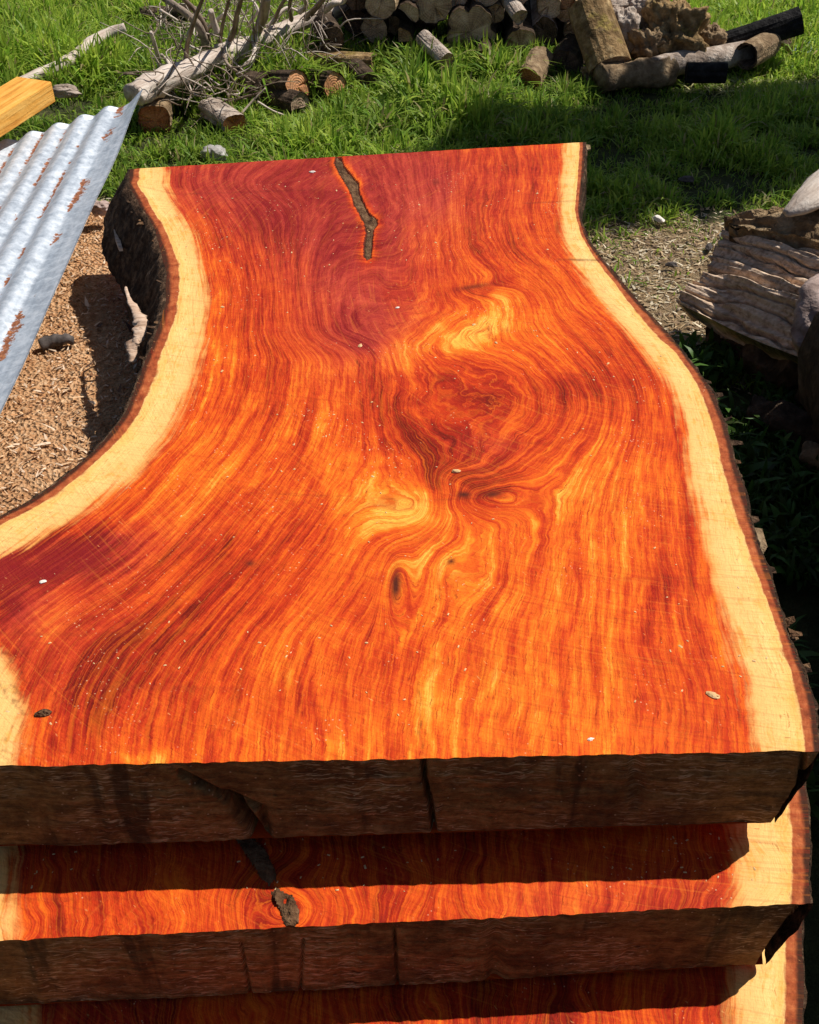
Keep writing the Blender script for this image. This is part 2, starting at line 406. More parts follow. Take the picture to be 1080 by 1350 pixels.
def mat_sawdust():
    g = NG('damp_sawdust'); P = g.pos()
    n = g.noise(P, 55, 5, 0.7); v = g.voro(P, 120)
    m = g.noise(P, 6, 3)
    c = g.ramp(n, [(0.28, (0.27, 0.11, 0.042)), (0.45, (0.52, 0.27, 0.125)), (0.60, (0.64, 0.39, 0.21)), (0.78, (0.74, 0.53, 0.34))])
    c = g.mix(g.ma('MULTIPLY', g.step(m, 0.42, 0.64), 0.3), c, (0.40, 0.20, 0.09))
    g.set('Base Color', c); g.set('Roughness', 0.95)
    g.bump(g.ma('ADD', n, v[0]), 1.0, 0.012)
    return g.m

def mat_zinc():
    g = NG('galvanised_steel_with_rust'); P = g.co('Object'); x, y, z = g.xyz(P)
    cr = g.attr('crest').outputs['Fac']
    sp = g.noise(P, 42, 4, 0.7); big = g.noise(P, 6, 4, 0.6); streak = g.noise(g.vec(g.ma('MULTIPLY', x, 60), g.ma('MULTIPLY', y, 5), 0), 1.0, 4)
    c = g.ramp(g.ma('MULTIPLY_ADD', g.ma('SUBTRACT', streak, 0.5), 0.5, sp), [(0.25, (0.28, 0.32, 0.38)), (0.5, (0.48, 0.53, 0.59)), (0.75, (0.69, 0.72, 0.77))])
    sc = g.node('ShaderNodeTexWave', wave_type='RINGS'); g.put(sc.inputs['Vector'], P); g.put(sc.inputs['Scale'], 6.0); g.put(sc.inputs['Distortion'], 9.0); g.put(sc.inputs['Detail'], 3.0); g.put(sc.inputs['Detail Scale'], 2.0)
    c = g.mix(g.ma('MULTIPLY', g.step(sc.outputs['Fac'], 0.93, 1.0), 0.25), c, (0.8, 0.84, 0.9))
    along = g.ma('ADD', g.ma('MULTIPLY', g.step(big, 0.42, 0.56), 0.75), g.ma('MULTIPLY', g.noise(P, 30, 4, 0.7), 0.45))
    crn = g.ma('ADD', cr, g.ma('MULTIPLY', g.ma('SUBTRACT', g.noise(P, 60, 4, 0.75), 0.5), 0.95))
    rustm = g.ma('MULTIPLY', g.step(crn, 0.16, 0.08), g.step(along, 0.56, 0.68))
    sc2 = g.step(g.noise(P, 34, 5, 0.8), 0.75, 0.78)
    rustm = g.ma('MAXIMUM', rustm, g.ma('MULTIPLY', sc2, g.step(cr, 0.75, 0.35)))
    rust = g.ramp(g.noise(P, 140, 3), [(0.3, (0.10, 0.028, 0.010)), (0.55, (0.27, 0.085, 0.028)), (0.75, (0.46, 0.20, 0.08))])
    c = g.mix(rustm, c, rust)
    g.set('Base Color', c)
    g.set('Metallic', g.ma('MULTIPLY', g.ma('SUBTRACT', 1.0, rustm), 0.35))
    g.set('Roughness', g.ma('MULTIPLY_ADD', sp, 0.25, g.ma('MULTIPLY_ADD', rustm, 0.35, 0.36)))
    g.set('Specular IOR Level', 0.5)
    g.bump(g.ma('ADD', g.ma('MULTIPLY', big, 1.6), g.ma('MULTIPLY', sp, 0.3)), 0.35, 0.01)
    return g.m

def mat_plain(name, c1, c2, scale=30, rough=0.85, bump=0.5):
    g = NG(name); P = g.co('Object')
    n = g.noise(P, scale, 4, 0.6)
    g.set('Base Color', g.ramp(n, [(0.3, c1), (0.7, c2)])); g.set('Roughness', rough)
    g.bump(n, bump, 0.006)
    return g.m

M = {
    'slab': mat_slab_top(), 'end': mat_cut_end(),
    'slabbark': mat_bark('rough_slab_bark', (0.012, 0.007, 0.005), (0.055, 0.030, 0.017), (0.21, 0.125, 0.075), 1.9),
    'incl': mat_bark('ingrown_bark', (0.045, 0.020, 0.010), (0.135, 0.070, 0.035), (0.26, 0.160, 0.085), 2.0),
    'flake': mat_stretched('pale_bark_flake', (0.26, 0.15, 0.09), (0.52, 0.36, 0.26), (0.72, 0.56, 0.44), (20, 90, 90)),
    'ground': mat_ground(), 'sawdust': mat_sawdust(), 'blade': mat_blade('grass_blade', 0.5), 'chip': mat_blade('wood_shaving', 0.15),
    'zinc': mat_zinc(),
    'beam': mat_stretched('planed_orange_timber', (0.46, 0.17, 0.025), (0.70, 0.33, 0.06), (0.80, 0.46, 0.12), (5, 75, 75), bump=0.6),
    'driftwood': mat_stretched('bleached_branch_wood', (0.30, 0.22, 0.17), (0.52, 0.43, 0.36), (0.70, 0.62, 0.54), (5, 60, 60)),
    'greywood': mat_stretched('grey_weathered_wood', (0.10, 0.072, 0.052), (0.30, 0.235, 0.185), (0.52, 0.44, 0.37), (4, 45, 45), bump=1.0),
    'stumpwood': mat_stretched('sun_bleached_split_stump', (0.22, 0.135, 0.085), (0.62, 0.45, 0.32), (0.82, 0.67, 0.52), (9, 70, 70), bump=1.0),
    'twig': mat_stretched('brown_grey_twig', (0.07, 0.045, 0.032), (0.20, 0.145, 0.105), (0.40, 0.32, 0.25), (5, 60, 60)),
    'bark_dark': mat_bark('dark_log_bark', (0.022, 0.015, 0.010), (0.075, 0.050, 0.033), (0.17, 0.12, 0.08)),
    'bark_pale': mat_bark('pale_log_bark', (0.16, 0.115, 0.085), (0.40, 0.32, 0.26), (0.62, 0.54, 0.46)),
    'bark_tan': mat_bark('tan_log_bark', (0.10, 0.062, 0.034), (0.27, 0.185, 0.105), (0.47, 0.35, 0.215)),
    'bark_moss': mat_bark('mossy_log_bark', (0.07, 0.040, 0.016), (0.26, 0.165, 0.075), (0.50, 0.36, 0.19), 1.0, 0.25),
    'char': mat_bark('charred_log_bark', (0.006, 0.006, 0.006), (0.016, 0.015, 0.015), (0.040, 0.038, 0.036)),
    'end_brown': mat_log_end('brown_log_end', (0.17, 0.088, 0.046), (0.43, 0.265, 0.155), (0.64, 0.45, 0.29)),
    'end_grey': mat_log_end('grey_log_end', (0.15, 0.092, 0.058), (0.40, 0.275, 0.185), (0.60, 0.45, 0.33)),
    'end_red': mat_log_end('reddish_log_end', (0.17, 0.050, 0.020), (0.40, 0.140, 0.058), (0.58, 0.26, 0.12)),
    'end_orange': mat_log_end('fresh_orange_log_end', (0.32, 0.135, 0.055), (0.55, 0.255, 0.115), (0.68, 0.38, 0.20), 0.75),
    'end_tan': mat_log_end('pale_tan_log_end', (0.24, 0.150, 0.090), (0.46, 0.33, 0.22), (0.66, 0.52, 0.39), 0.4),
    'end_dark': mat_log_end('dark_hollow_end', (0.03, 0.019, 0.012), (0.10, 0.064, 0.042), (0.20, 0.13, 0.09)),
    'stone': mat_plain('grey_stone', (0.22, 0.20, 0.18), (0.46, 0.44, 0.41), 40),
    'darkstick': mat_plain('dark_stick_bark', (0.030, 0.024, 0.022), (0.12, 0.10, 0.092), 50),
    'white': mat_plain('white_crumb', (0.70, 0.62, 0.52), (0.82, 0.78, 0.72), 60),
    'straw': mat_plain('pale_splinter', (0.52, 0.30, 0.12), (0.74, 0.52, 0.28), 60),
    'tarp': mat_plain('blue_grey_sheet', (0.20, 0.26, 0.34), (0.34, 0.40, 0.48), 12, 0.5),
    'rootwood': mat_stretched('smooth_pinkish_root_wood', (0.20, 0.135, 0.115), (0.40, 0.30, 0.265), (0.56, 0.45, 0.41), (9, 34, 34), bump=1.0),
    'leafcol': mat_blade('leaf', 0.35),
}

# ------------------------------------------------------------------ the ground
def mound(X, Y):
    """height of the sawdust heap left of the slabs"""
    e = smooth(3.62, 2.85, Y) * smooth(-3.4, -1.9, X) * smooth(0.05, -0.15, X) * smooth(0.92, 1.22, Y + 0.35 * np.minimum(X + 0.75, 0))
    z = 0.385 * e + 0.018 * fbm(X * 4, Y * 4, 3) * e + 0.006 * fbm(X * 18, Y * 18, 5) * e
    return z

def dirt(X, Y):
    d = np.exp(-(((X - 0.95) / 0.75) ** 2 + ((Y - 3.12) / 0.52) ** 2)) * 1.15
    d = np.maximum(d, 0.8 * np.exp(-(((X + 0.75) / 0.35) ** 2 + ((Y - 3.45) / 0.42) ** 2)))
    return d

def ground_z(X, Y):
    return 0.018 * fbm(np.asarray(X) * 0.9, np.asarray(Y) * 0.9, 11)

gx = np.concatenate([[-160, -60, -25, -12], np.linspace(-6, 6, 150), [12, 25, 60, 160]])
gy = np.concatenate([[-160, -60, -25, -10], np.linspace(-4, 10, 170), [20, 40, 80, 200]])
GX, GY = np.meshgrid(gx, gy)
me = mesh_data('ground', np.stack([GX, GY, ground_z(GX, GY)], -1).reshape(-1, 3), grid_faces(len(gy), len(gx)), M['ground'], True)
fattr(me, 'dirt', dirt(GX, GY), 'FLOAT')
tag(obj('ground', me), 'trampled lawn soil with a bare patch', 'ground', kind='structure')

mx = np.linspace(-3.4, 0.05, 170); my = np.linspace(0.6, 3.66, 190)
MX, MY = np.meshgrid(mx, my)
zz = mound(MX, MY) - 0.02
me = mesh_data('sawdust_heap', np.stack([MX, MY, zz], -1).reshape(-1, 3), grid_faces(len(my), len(mx)), M['sawdust'], True)
tag(obj('sawdust_heap', me), 'heap of orange brown sawdust left of the slab stack', 'sawdust', kind='stuff')

# ------------------------------------------------------------------ the slabs
ZT, TH, GAP = 0.62, 0.153, 0.036
L_OUT = [(180, 206), (174, 216), (169, 242), (183, 269), (203, 300), (214, 333), (219, 369), (219, 395), (214, 418), (203, 449), (192, 473), (183, 500),
         (165, 545), (140, 580), (105, 612), (65, 645), (25, 670), (0, 681), (-45, 705), (-85, 745), (-92, 790), (-75, 835), (-55, 880), (-46, 930), (-44, 1010), (-44, 1300)]
L_BRK = [(190, 206), (185, 218), (182, 244), (197, 267), (214, 295), (228, 324), (237, 355), (237, 382), (233, 411), (228, 431), (219, 451), (210, 475), (203, 500),
         (187, 540), (163, 575), (128, 608), (88, 642), (43, 672), (0, 692), (-40, 715), (-72, 750), (-78, 790), (-62, 832), (-40, 875), (-30, 930), (-28, 1010), (-28, 1300)]
L_SAP = [(222, 206), (224, 222), (230, 260), (260, 310), (274, 350), (281, 400), (277, 450), (262, 510), (240, 560), (206, 610), (160, 650), (100, 692),
         (40, 722), (0, 738), (-30, 765), (-28, 812), (4, 846), (28, 885), (41, 930), (42, 975), (38, 1012), (34, 1300)]
R_OUT = [(771, 180), (770, 215), (767, 245), (764, 278), (767, 295), (776, 320), (794, 343), (838, 395), (877, 434), (909, 473), (935, 509), (952, 545), (965, 587), (971, 616),
         (988, 672), (1002, 720), (1018, 770), (1034, 820), (1052, 868), (1068, 910), (1076, 945), (1078, 990), (1079, 1300)]
R_BRK = [(765, 180), (762, 230), (758, 278), (766, 310), (786, 343), (821, 388), (854, 431), (893, 467), (919, 506), (935, 545), (948, 594), (953, 620),
         (966, 665), (985, 720), (1005, 775), (1025, 830), (1042, 885), (1055, 930), (1062, 990), (1062, 1300)]
R_SAP = [(741, 180), (738, 225), (735, 265), (737, 310), (748, 343), (773, 382), (799, 414), (838, 457), (864, 489), (887, 525), (896, 564), (900, 616),
         (914, 684), (938, 779), (961, 874), (982, 957), (988, 993), (990, 1300)]

def curve(pts):
    P = np.array([at(a, b, ZT)[:2] for a, b in pts])
    o = np.argsort(P[:, 1]); P = P[o]
    yy = np.linspace(P[0, 1], P[-1, 1], 900)
    xx = np.interp(yy, P[:, 1], P[:, 0])
    k = np.hanning(31); k /= k.sum()
    xs = np.convolve(np.pad(xx, 15, mode='edge'), k, 'valid')
    return lambda Y, yy=yy, xs=xs: np.interp(Y, yy, xs)

L_FAN = [p for p in L_OUT if p[1] < 640] + [(45, 665), (-40, 725), (-150, 790), (-250, 850), (-320, 910), (-350, 960), (-355, 1010), (-355, 1300)]
C = {k: curve(v) for k, v in dict(lf=L_FAN, lo=L_OUT, lb=L_BRK, ls=L_SAP, ro=R_OUT, rb=R_BRK, rs=R_SAP).items()}

def blob(px, py, cx, cy, rx, ry, ang=0):
    a = R(ang); dx = px - cx; dy = py - cy
    p = dx * math.cos(a) + dy * math.sin(a); q = -dx * math.sin(a) + dy * math.cos(a)
    return np.exp(-(p / rx) ** 2 - (q / ry) ** 2)

def to_px(X, Y, Z):
    d = CP * Y + SP * (CAM_Z - Z)
    return 540 + FPX * X / d, 675 + FPX * (-SP * Y + CP * (CAM_Z - Z)) / d

INCL1 = [(443, 206), (451, 207), (454, 218), (464, 230), (474, 241), (474, 252), (480, 266), (487, 280), (498, 289), (499, 295), (493, 304), (492, 318), (491, 330), (490, 340), (484, 343), (479, 338), (479, 322), (482, 306), (480, 296), (474, 283), (466, 270), (462, 256), (456, 244), (447, 230), (440, 216)]

def inside(px, py, poly):
    poly = np.array(poly, float); r = np.zeros(px.shape, bool)
    x0, y0 = poly[:, 0], poly[:, 1]; x1, y1 = np.roll(x0, -1), np.roll(y0, -1)
    for a, b, c, d in zip(x0, y0, x1, y1):
        if b == d: continue
        r ^= ((b > py) != (d > py)) & (px < (c - a) * (py - b) / (d - b) + a)
    return r

def poly_dist(px, py, poly, closed=True):
    poly = np.array(poly, float); best = np.full(px.shape, 1e9)
    n = len(poly)
    for i in range(n if closed else n - 1):
        a = poly[i]; b = poly[(i + 1) % n]; ab = b - a
        t = np.clip(((px - a[0]) * ab[0] + (py - a[1]) * ab[1]) / (ab @ ab), 0, 1)
        best = np.minimum(best, np.hypot(px - a[0] - t * ab[0], py - a[1] - t * ab[1]))
    return best

def slab_fields(X, Y, px, py, seed, first, ext=0.034):
    lo, lb, ls, ro, rb, rs = (C[k](Y) for k in ('lo', 'lb', 'ls', 'ro', 'rb', 'rs'))
    if not first:
        k_ = smooth(1.6, 1.05, Y); lo, lb, ls, ro, rb, rs = lo - 0.10 * k_, lb - 0.09 * k_, ls - 0.045 * k_, ro + ext * k_, rb + (ext - 0.010) * k_, rs + (ext - 0.030) * k_
    lf = C['lf'](Y); u0 = (X - lf) / (ro - lf) if first else (X - lo) / (ro - lo)
    u0 = u0 + 0.010 * fbm(X * 3.0, Y * 2.2, seed + 1, 3) + 0.004 * fbm(X * 11, Y * 7, seed + 2, 2)
    def seg(a, b, c, x):            # 0 outer .. 1 bark edge .. 2 heart edge .. rising inside
        return np.where(x < b, (x - a) / np.maximum(b - a, 1e-4), np.where(x < c, 1 + (x - b) / np.maximum(c - b, 1e-4), 2 + (x - c) / 0.05))
    b = np.minimum(seg(lo, lb, ls, X), seg(-ro, -rb, -rs, -X))
    tone = 0.18 * fbm(X * 2.6, Y * 1.6, seed + 9, 3)
    purple = np.zeros_like(X); dark = np.zeros_like(X); hgt = np.zeros_like(X)
    u = u0
    if first:
        # feather below the crotch: nested hanging arcs
        w = blob(px, py, 478, 330, 95, 150) * smooth(480, 430, py)
        u = (1 - w) * u + w * (0.45 + 0.0012 * (py - 330) - 0.0000075 * (px - 478) ** 2)
        # diagonal feather of the second crotch
        w = 0.85 * blob(px, py, 560, 570, 85, 75)
        u = (1 - w) * u + w * (0.55 + 0.0013 * ((px - 560) * 0.8 - (py - 570) * 0.9))
        w = 0.8 * blob(px, py, 610, 430, 100, 36, -20)
        u = (1 - w) * u + w * (0.6 + 0.0016 * ((px - 610) * 0.5 + (py - 430) * 1.1))
        # buried branches and eyes
        for cx, cy, rx, ry, an, a in [(730, 520, 130, 90, -8, -0.10), (640, 655, 60, 26, -8, 0.11), (600, 632, 26, 18, 0, 0.05), (522, 772, 17, 46, 4, 0.055),
                                      (552, 672, 46, 34, -14, -0.07), (590, 745, 36, 40, 0, 0.022), (640, 760, 40, 50, 10, -0.02), (618, 300, 26, 60, 6, 0.03),
                                      (330, 240, 60, 26, 8, 0.05), (640, 378, 40, 12, -8, 0.04), (660, 240, 40, 50, 0, -0.03)]:
            u = u + a * blob(px, py, cx, cy, rx, ry, an)
        curl = blob(px, py, 560, 330, 170, 140) + blob(px, py, 620, 620, 170, 150)
        u = u + 0.010 * curl * fbm(px / 26, py / 17, seed + 71, 3)
        # cross grain of the limb at the lower left
        w = 0.35 * blob(px, py, 60, 880, 90, 90)
        u = (1 - w) * u + w * (0.26 + 0.0010 * (px - 60) + 0.0001 * (py - 880))
        fuzz = fbm(px / 34, py / 26, seed + 5, 3); fz2 = fbm(px / 90, py / 70, seed + 6, 3)
        qx = px + 22 * fuzz + 24 * fz2; qy = py + 18 * fbm(px / 30, py / 30, seed + 7, 3)
        for cx, cy, rx, ry, an, a in [(770, 800, 170, 230, 0, 0.34), (300, 560, 60, 160, 15, 0.25), (640, 900, 120, 110, 0, 0.25), (543, 674, 58, 30, -12, 1.55), (500, 640, 40, 24, 30, 0.8), (590, 446, 88, 20, -17, 1.35), (650, 410, 66, 26, -28, 0.8), (560, 890, 36, 120, 0, 0.75),
                                      (605, 735, 62, 46, 0, 0.55), (740, 650, 110, 34, -6, 0.55), (800, 600, 60, 50, -30, 0.5), (340, 720, 40, 150, 22, 0.5), (250, 640, 30, 120, 30, 0.3),
                                      (58, 812, 38, 42, 0, 0.9), (205, 1000, 34, 12, 0, 1.6), (370, 860, 40, 90, 22, 0.55), (450, 620, 32, 110, -14, 0.55), (420, 900, 60, 60, 0, 0.25),
                                      (690, 860, 26, 140, 0, 0.35), (800, 800, 30, 150, 3, 0.3), (690, 440, 60, 60, 0, 0.3), (600, 300, 24, 90, 4, 0.45), (300, 420, 20, 120, 0, 0.35),
                                      (600, 540, 60, 20, 40, 0.35), (240, 640, 60, 90, 30, 0.3), (470, 300, 20, 60, 0, 0.0)]:
            tone += a * blob(qx, qy, cx, cy, rx, ry, an)
        for cx, cy, rx, ry, an, a in [(450, 250, 300, 95, 0, -0.50), (150, 850, 190, 120, -15, -0.45), (60, 740, 160, 50, -14, -0.4), (320, 420, 90, 160, 0, -0.2), (470, 330, 90, 150, 0, -0.55), (480, 440, 50, 30, 0, -0.6), (565, 585, 95, 42, 42, -1.05), (715, 520, 100, 34, -10, -0.85), (650, 640, 60, 20, -6, -1.0),
                                      (90, 742, 130, 30, -14, -1.15), (20, 790, 34, 60, 0, -1.0), (110, 930, 36, 90, 0, -0.75), (300, 930, 90, 46, -20, -0.6), (340, 260, 120, 60, 0, -0.35),
                                      (870, 760, 26, 200, -10, -0.3), (640, 378, 44, 10, -8, -0.8), (210, 840, 120, 60, -35, -0.55), (640, 580, 60, 40, 0, -0.5), (390, 560, 26, 140, -6, -0.35),
                                      (590, 850, 14, 120, 0, -0.5), (480, 860, 30, 120, 0, -0.35), (780, 500, 50, 60, 0, -0.35), (160, 900, 60, 70, -30, -0.5)]:
            tone += a * blob(qx, qy, cx, cy, rx, ry, an)
        for cx, cy, rx, ry, an, a in [(450, 245, 270, 80, 0, 0.55), (90, 830, 110, 110, 0, 0.30), (455, 300, 95, 140, -6, 1.0), (540, 240, 55, 60, 0, 0.7), (480, 430, 46, 46, 0, 0.9), (100, 735, 110, 26, -12, 0.9), (20, 780, 30, 60, 0, 0.6), (320, 240, 110, 50, 0, 0.6), (640, 590, 40, 26, 0, 0.4)]:
            purple += a * blob(qx, qy, cx, cy, rx, ry, an)
        for cx, cy, rx, ry, an, a in [(522, 771, 6, 20, 4, 1.0), (612, 652, 9, 4, 0, 0.9), (650, 652, 12, 4, -4, 0.8), (595, 740, 5, 4, 0, 0.8), (330, 743, 7, 4, 0, 0.7), (575, 240, 5, 4, 0, 0.4), (625, 378, 22, 3, -8, 0.6), (735, 300, 3, 12, 0, 0.4)]:
            dark += a * blob(px, py, cx, cy, rx, ry, an) * 1.2
        # ingrown bark with a pale rim
        d = poly_dist(px, py, INCL1); ins = inside(px, py, INCL1)
        tone += np.where(ins, 0, 0.95 * np.exp(-(d / 3.5) ** 2)); purple = purple * (1 - np.exp(-(d / 9.0) ** 2))
        dark = np.maximum(dark, ins * 1.0); hgt -= np.where(ins, 0.007 * smooth(0, 4, d), 0)
        # curly stained sapwood at the near left corner
        wv = np.abs(fbm(px / 13 + 0.6 * fbm(px / 20, py / 20, 84, 2), py / 34, seed + 83, 3))
        dark = np.maximum(dark, 0.55 * smooth(0.13, 0.0, wv) * blob(px, py, 8, 930, 44, 100))
        # drying checks
        for pl, wd in [([(552, 900), (556, 950), (553, 965), (560, 1000)], 1.6), ([(690, 655), (560, 660), (470, 655), (330, 650)], 0.9), ([(735, 342), (790, 343)], 1.3), ([(690, 268), (772, 264)], 1.0),
                       ([(470, 475), (486, 505), (490, 540)], 1.2), ([(180, 244), (230, 256), (420, 250)], 0.8)]:
            dd = poly_dist(px, py, pl, False); dark = np.maximum(dark, (0.75 if wd > 1.1 else 0.42) * np.exp(-(dd / wd) ** 2) * (0.6 + 0.4 * vnoise(px / 9, py / 9, seed + 81)))
    else:
        w = 0.7 * blob(px, py, 375, 1200, 60, 40)
        u = (1 - w) * u + w * (0.36 + 0.002 * np.hypot((px - 375), (py - 1200) * 1.5))
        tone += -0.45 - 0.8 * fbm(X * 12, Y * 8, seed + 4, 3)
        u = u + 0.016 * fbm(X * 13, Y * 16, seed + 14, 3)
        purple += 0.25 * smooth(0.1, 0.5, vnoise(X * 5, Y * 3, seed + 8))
    return u, b, np.clip(tone, -1.6, 1.9), np.clip(purple, 0, 1), np.clip(dark, 0, 1), hgt

def make_slab(idx, zt, front, back, label, seed, cracks, th_l, th_r, undercut=(0.0, 0.0)):
    """front / back: (Y at X=-0.5, Y at X=+0.5) of the two sawn ends"""
    first = idx == 0
    ext = 0.034 if idx < 2 else 0.062
    nr, nc = (520, 330) if first else (150, 240)
    root = thing('wood_slab', label, 'wood slab', (0, front[0], zt - th_l), 'live-edge slabs in the stack')
    inv = Matrix.Translation(-root.location)
    def child(name, V, F, mat, sm=False, par=root):
        V = np.asarray(V, float) - np.array(root.location) if par is root else np.asarray(V, float)
        return obj(name, mesh_data(name, V, F, mat, sm), par)
    U, Vv = np.meshgrid(np.linspace(0, 1, nc), np.linspace(0, 1, nr) ** 1.25)
    X = U - 0.5
    for _ in range(4):
        t = X + 0.5
        Y = (1 - Vv) * (front[0] + (front[1] - front[0]) * t) + Vv * (back[0] + (back[1] - back[0]) * t)
        XL, XR = C['lo'](Y) - (0 if first else 0.10 * smooth(1.6, 1.05, Y)), C['ro'](Y) + (0 if first else ext * smooth(1.6, 1.05, Y))
        XL = XL + 0.004 * fbm(Y * 16, Y * 0 + idx, seed + 31, 4); XR = XR + 0.004 * fbm(Y * 16, Y * 0 + 5 + idx, seed + 32, 4)
        X = XL + (XR - XL) * U
    Y = Y + (0.0012 * fbm(X * 38, X * 0 + idx, seed + 51, 4) + 0.0015 * np.minimum(0, -vnoise(X * 90, X * 0, seed + 52) - 0.45)) * np.exp(-Vv * 260)
    px, py = to_px(X, Y, zt)
    u, b, tone, purple, dark, hgt = slab_fields(X, Y, px, py, seed, first, ext)
    Z = zt + hgt + 0.0006 * fbm(X * 40, Y * 12, seed + 3, 2)
    zb = zt - (th_l + (th_r - th_l) * (X + 0.5))
    # body: top grid, underside, back end
    flare = 0.072 * smooth(1.55, 2.2, Y[:, 0]) + 0.012
    BL = np.stack([X[:, 0] - flare, Y[:, 0], zb[:, 0]], -1); BR = np.stack([X[:, -1] - undercut[1] * smooth(1.4, 0.8, Y[:, -1]), Y[:, -1], zb[:, -1]], -1)
    V = np.concatenate([np.stack([X, Y, Z], -1).reshape(-1, 3), BL, BR])
    n0 = nr * nc
    F = grid_faces(nr, nc)
    i = np.arange(nr - 1)
    under = np.stack([n0 + i, n0 + i + 1, n0 + nr + i + 1, n0 + nr + i], -1)
    body = child('sawn_body', V, np.concatenate([F, under]), M['slab'])
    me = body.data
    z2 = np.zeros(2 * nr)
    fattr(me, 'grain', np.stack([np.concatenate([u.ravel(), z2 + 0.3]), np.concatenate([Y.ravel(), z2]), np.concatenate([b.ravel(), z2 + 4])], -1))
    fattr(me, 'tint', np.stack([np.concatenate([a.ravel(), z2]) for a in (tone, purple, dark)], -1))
    # sawn ends
    for nm, row, sgn, n1, n2 in (('cut_end', 0, -1, 620, 64), ('rear_cut_end', nr - 1, 1, 40, 6)):
        s = np.linspace(0, 1, n1)
        ex = np.interp(s, np.linspace(0, 1, nc), X[row]); ey = np.interp(s, np.linspace(0, 1, nc), Y[row])
        bx = BL[row, 0] + (BR[row, 0] - BL[row, 0]) * s; bz = BL[row, 2] + (BR[row, 2] - BL[row, 2]) * s
        q = np.linspace(0, 1, n2)[:, None]
        EX = ex + (bx - ex) * q; EZ = (zt + 0 * s) + (bz - zt) * q; EY = ey + 0 * q + 0 * EX
        if row == 0:
            wv = np.sin(np.pi * np.clip(q, 0, 1)) ** 0.4
            EY = EY + wv * (0.0022 * fbm(EX * 5, EZ * 70, seed + 21, 4) + 0.002 * fbm(EX * 30, EZ * 25, seed + 22, 3)) + 0.003 * q * vnoise(EX * 3, EX * 0, seed + 23)
            EZ = EZ + (q > 0.97) * 0.0012 * fbm(EX * 25, EX * 0, seed + 24, 3)
            ppx, ppy = to_px(EX, EY, EZ)
            for pl, wd, dp in cracks:
                dd = poly_dist(ppx, ppy, pl, False)
                EY = EY + dp * np.exp(-(dd / wd) ** 2)
        Fc = grid_faces(n2, n1)
        child(nm, np.stack([EX, EY, EZ], -1).reshape(-1, 3), Fc, M['end'], True)
    # bark along the two live edges
    for side in (-1, 1):
        ns, nv = 420, 16
        s = np.linspace(0, 1, ns)
        c = 0 if side < 0 else -1
        B = BL if side < 0 else BR
        tx = np.interp(s, np.linspace(0, 1, nr), X[:, c]); ty = np.interp(s, np.linspace(0, 1, nr), Y[:, c]); tz = np.interp(s, np.linspace(0, 1, nr), Z[:, c])
        bx = np.interp(s, np.linspace(0, 1, nr), B[:, 0]); bz = np.interp(s, np.linspace(0, 1, nr), B[:, 2])
        nx = np.gradient(ty, s); ny = -np.gradient(tx, s); ln = np.hypot(nx, ny); nx /= ln; ny /= ln
        if side < 0: nx, ny = -nx, -ny
        q = np.linspace(0, 1, nv)[:, None]
        PX = tx + (bx - tx) * q; PY = ty + 0 * PX; PZ = tz + 0.001 + (bz - tz - 0.001) * q
        arc = np.cumsum(np.hypot(np.gradient(tx), np.gradient(ty)))
        prof = np.sin(np.pi * np.clip(q, 0, 1)) ** 0.6
        rough = 0.007 + 0.010 * prof * (0.5 + fbm(arc * 7, q * 1.5 + 0 * arc, seed + 40 + side, 3)) + 0.006 * fbm(arc * 30, q * 7, seed + 42 + side, 4)
        rough = rough * (1.0 if side < 0 else 0.55) + (0.011 * fbm(arc * 34, q * 2.2, seed + 49, 3) * prof if side < 0 else 0.0)
        rough = np.where(q < 0.02, 0.0015 + 0.0045 * np.maximum(0, fbm(arc * 40, 0 * arc, seed + 43 + side, 3)), rough)
        PX = PX + nx * rough; PY = PY + ny * rough
        top_in = np.stack([tx - nx * 0.002, ty - ny * 0.002, tz - 0.002], -1)
        V = np.concatenate([top_in, np.stack([PX, PY, PZ], -1).reshape(-1, 3)])
        Fb = grid_faces(nv + 1, ns)
        if side < 0: Fb = Fb[:, ::-1]
        child('bark', V, Fb, M['slabbark'])
    return root, (X, Y, Z)

fr1 = (at(0, 1010, ZT).y, at(1068, 989, ZT).y)
bk1 = (at(180, 214, ZT).y - 0.015, at(770, 185, ZT).y)
slab1, G1 = make_slab(0, ZT, fr1, bk1, 'topmost red orange slab with cream sapwood edges, sunlit', 3,
                  [([(238, 1020), (285, 1045), (306, 1056), (314, 1072), (330, 1080), (338, 1100)], 3.6, 0.030), ([(312, 1066), (332, 1088), (342, 1108)], 6, 0.03), ([(300, 1050), (345, 1070), (352, 1100)], 6, 0.014),
                   ([(558, 990), (560, 1030), (568, 1060), (572, 1095)], 3.0, 0.025), ([(1062, 990), (1052, 1050), (1046, 1085)], 3, 0.015), ([(836, 1000), (842, 1060)], 9, 0.006)], 0.163, 0.145, (0, 0.030))
Z2 = ZT - TH - GAP
fr2 = (at(0, 1240, Z2).y, at(1060, 1190, Z2).y)
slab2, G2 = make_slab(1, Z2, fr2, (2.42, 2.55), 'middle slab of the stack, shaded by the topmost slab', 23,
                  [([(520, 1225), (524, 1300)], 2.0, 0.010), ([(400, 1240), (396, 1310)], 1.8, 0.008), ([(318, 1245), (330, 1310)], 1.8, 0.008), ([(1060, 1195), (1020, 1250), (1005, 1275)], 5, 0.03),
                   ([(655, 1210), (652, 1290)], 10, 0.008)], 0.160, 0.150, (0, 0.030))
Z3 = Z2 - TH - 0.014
slab3, G3 = make_slab(2, Z3, (fr2[0] - 0.165, fr2[1] - 0.15), (2.35, 2.48), 'lowest slab of the stack, jutting out furthest in front', 43, [], 0.158, 0.15, (0, 0.02))

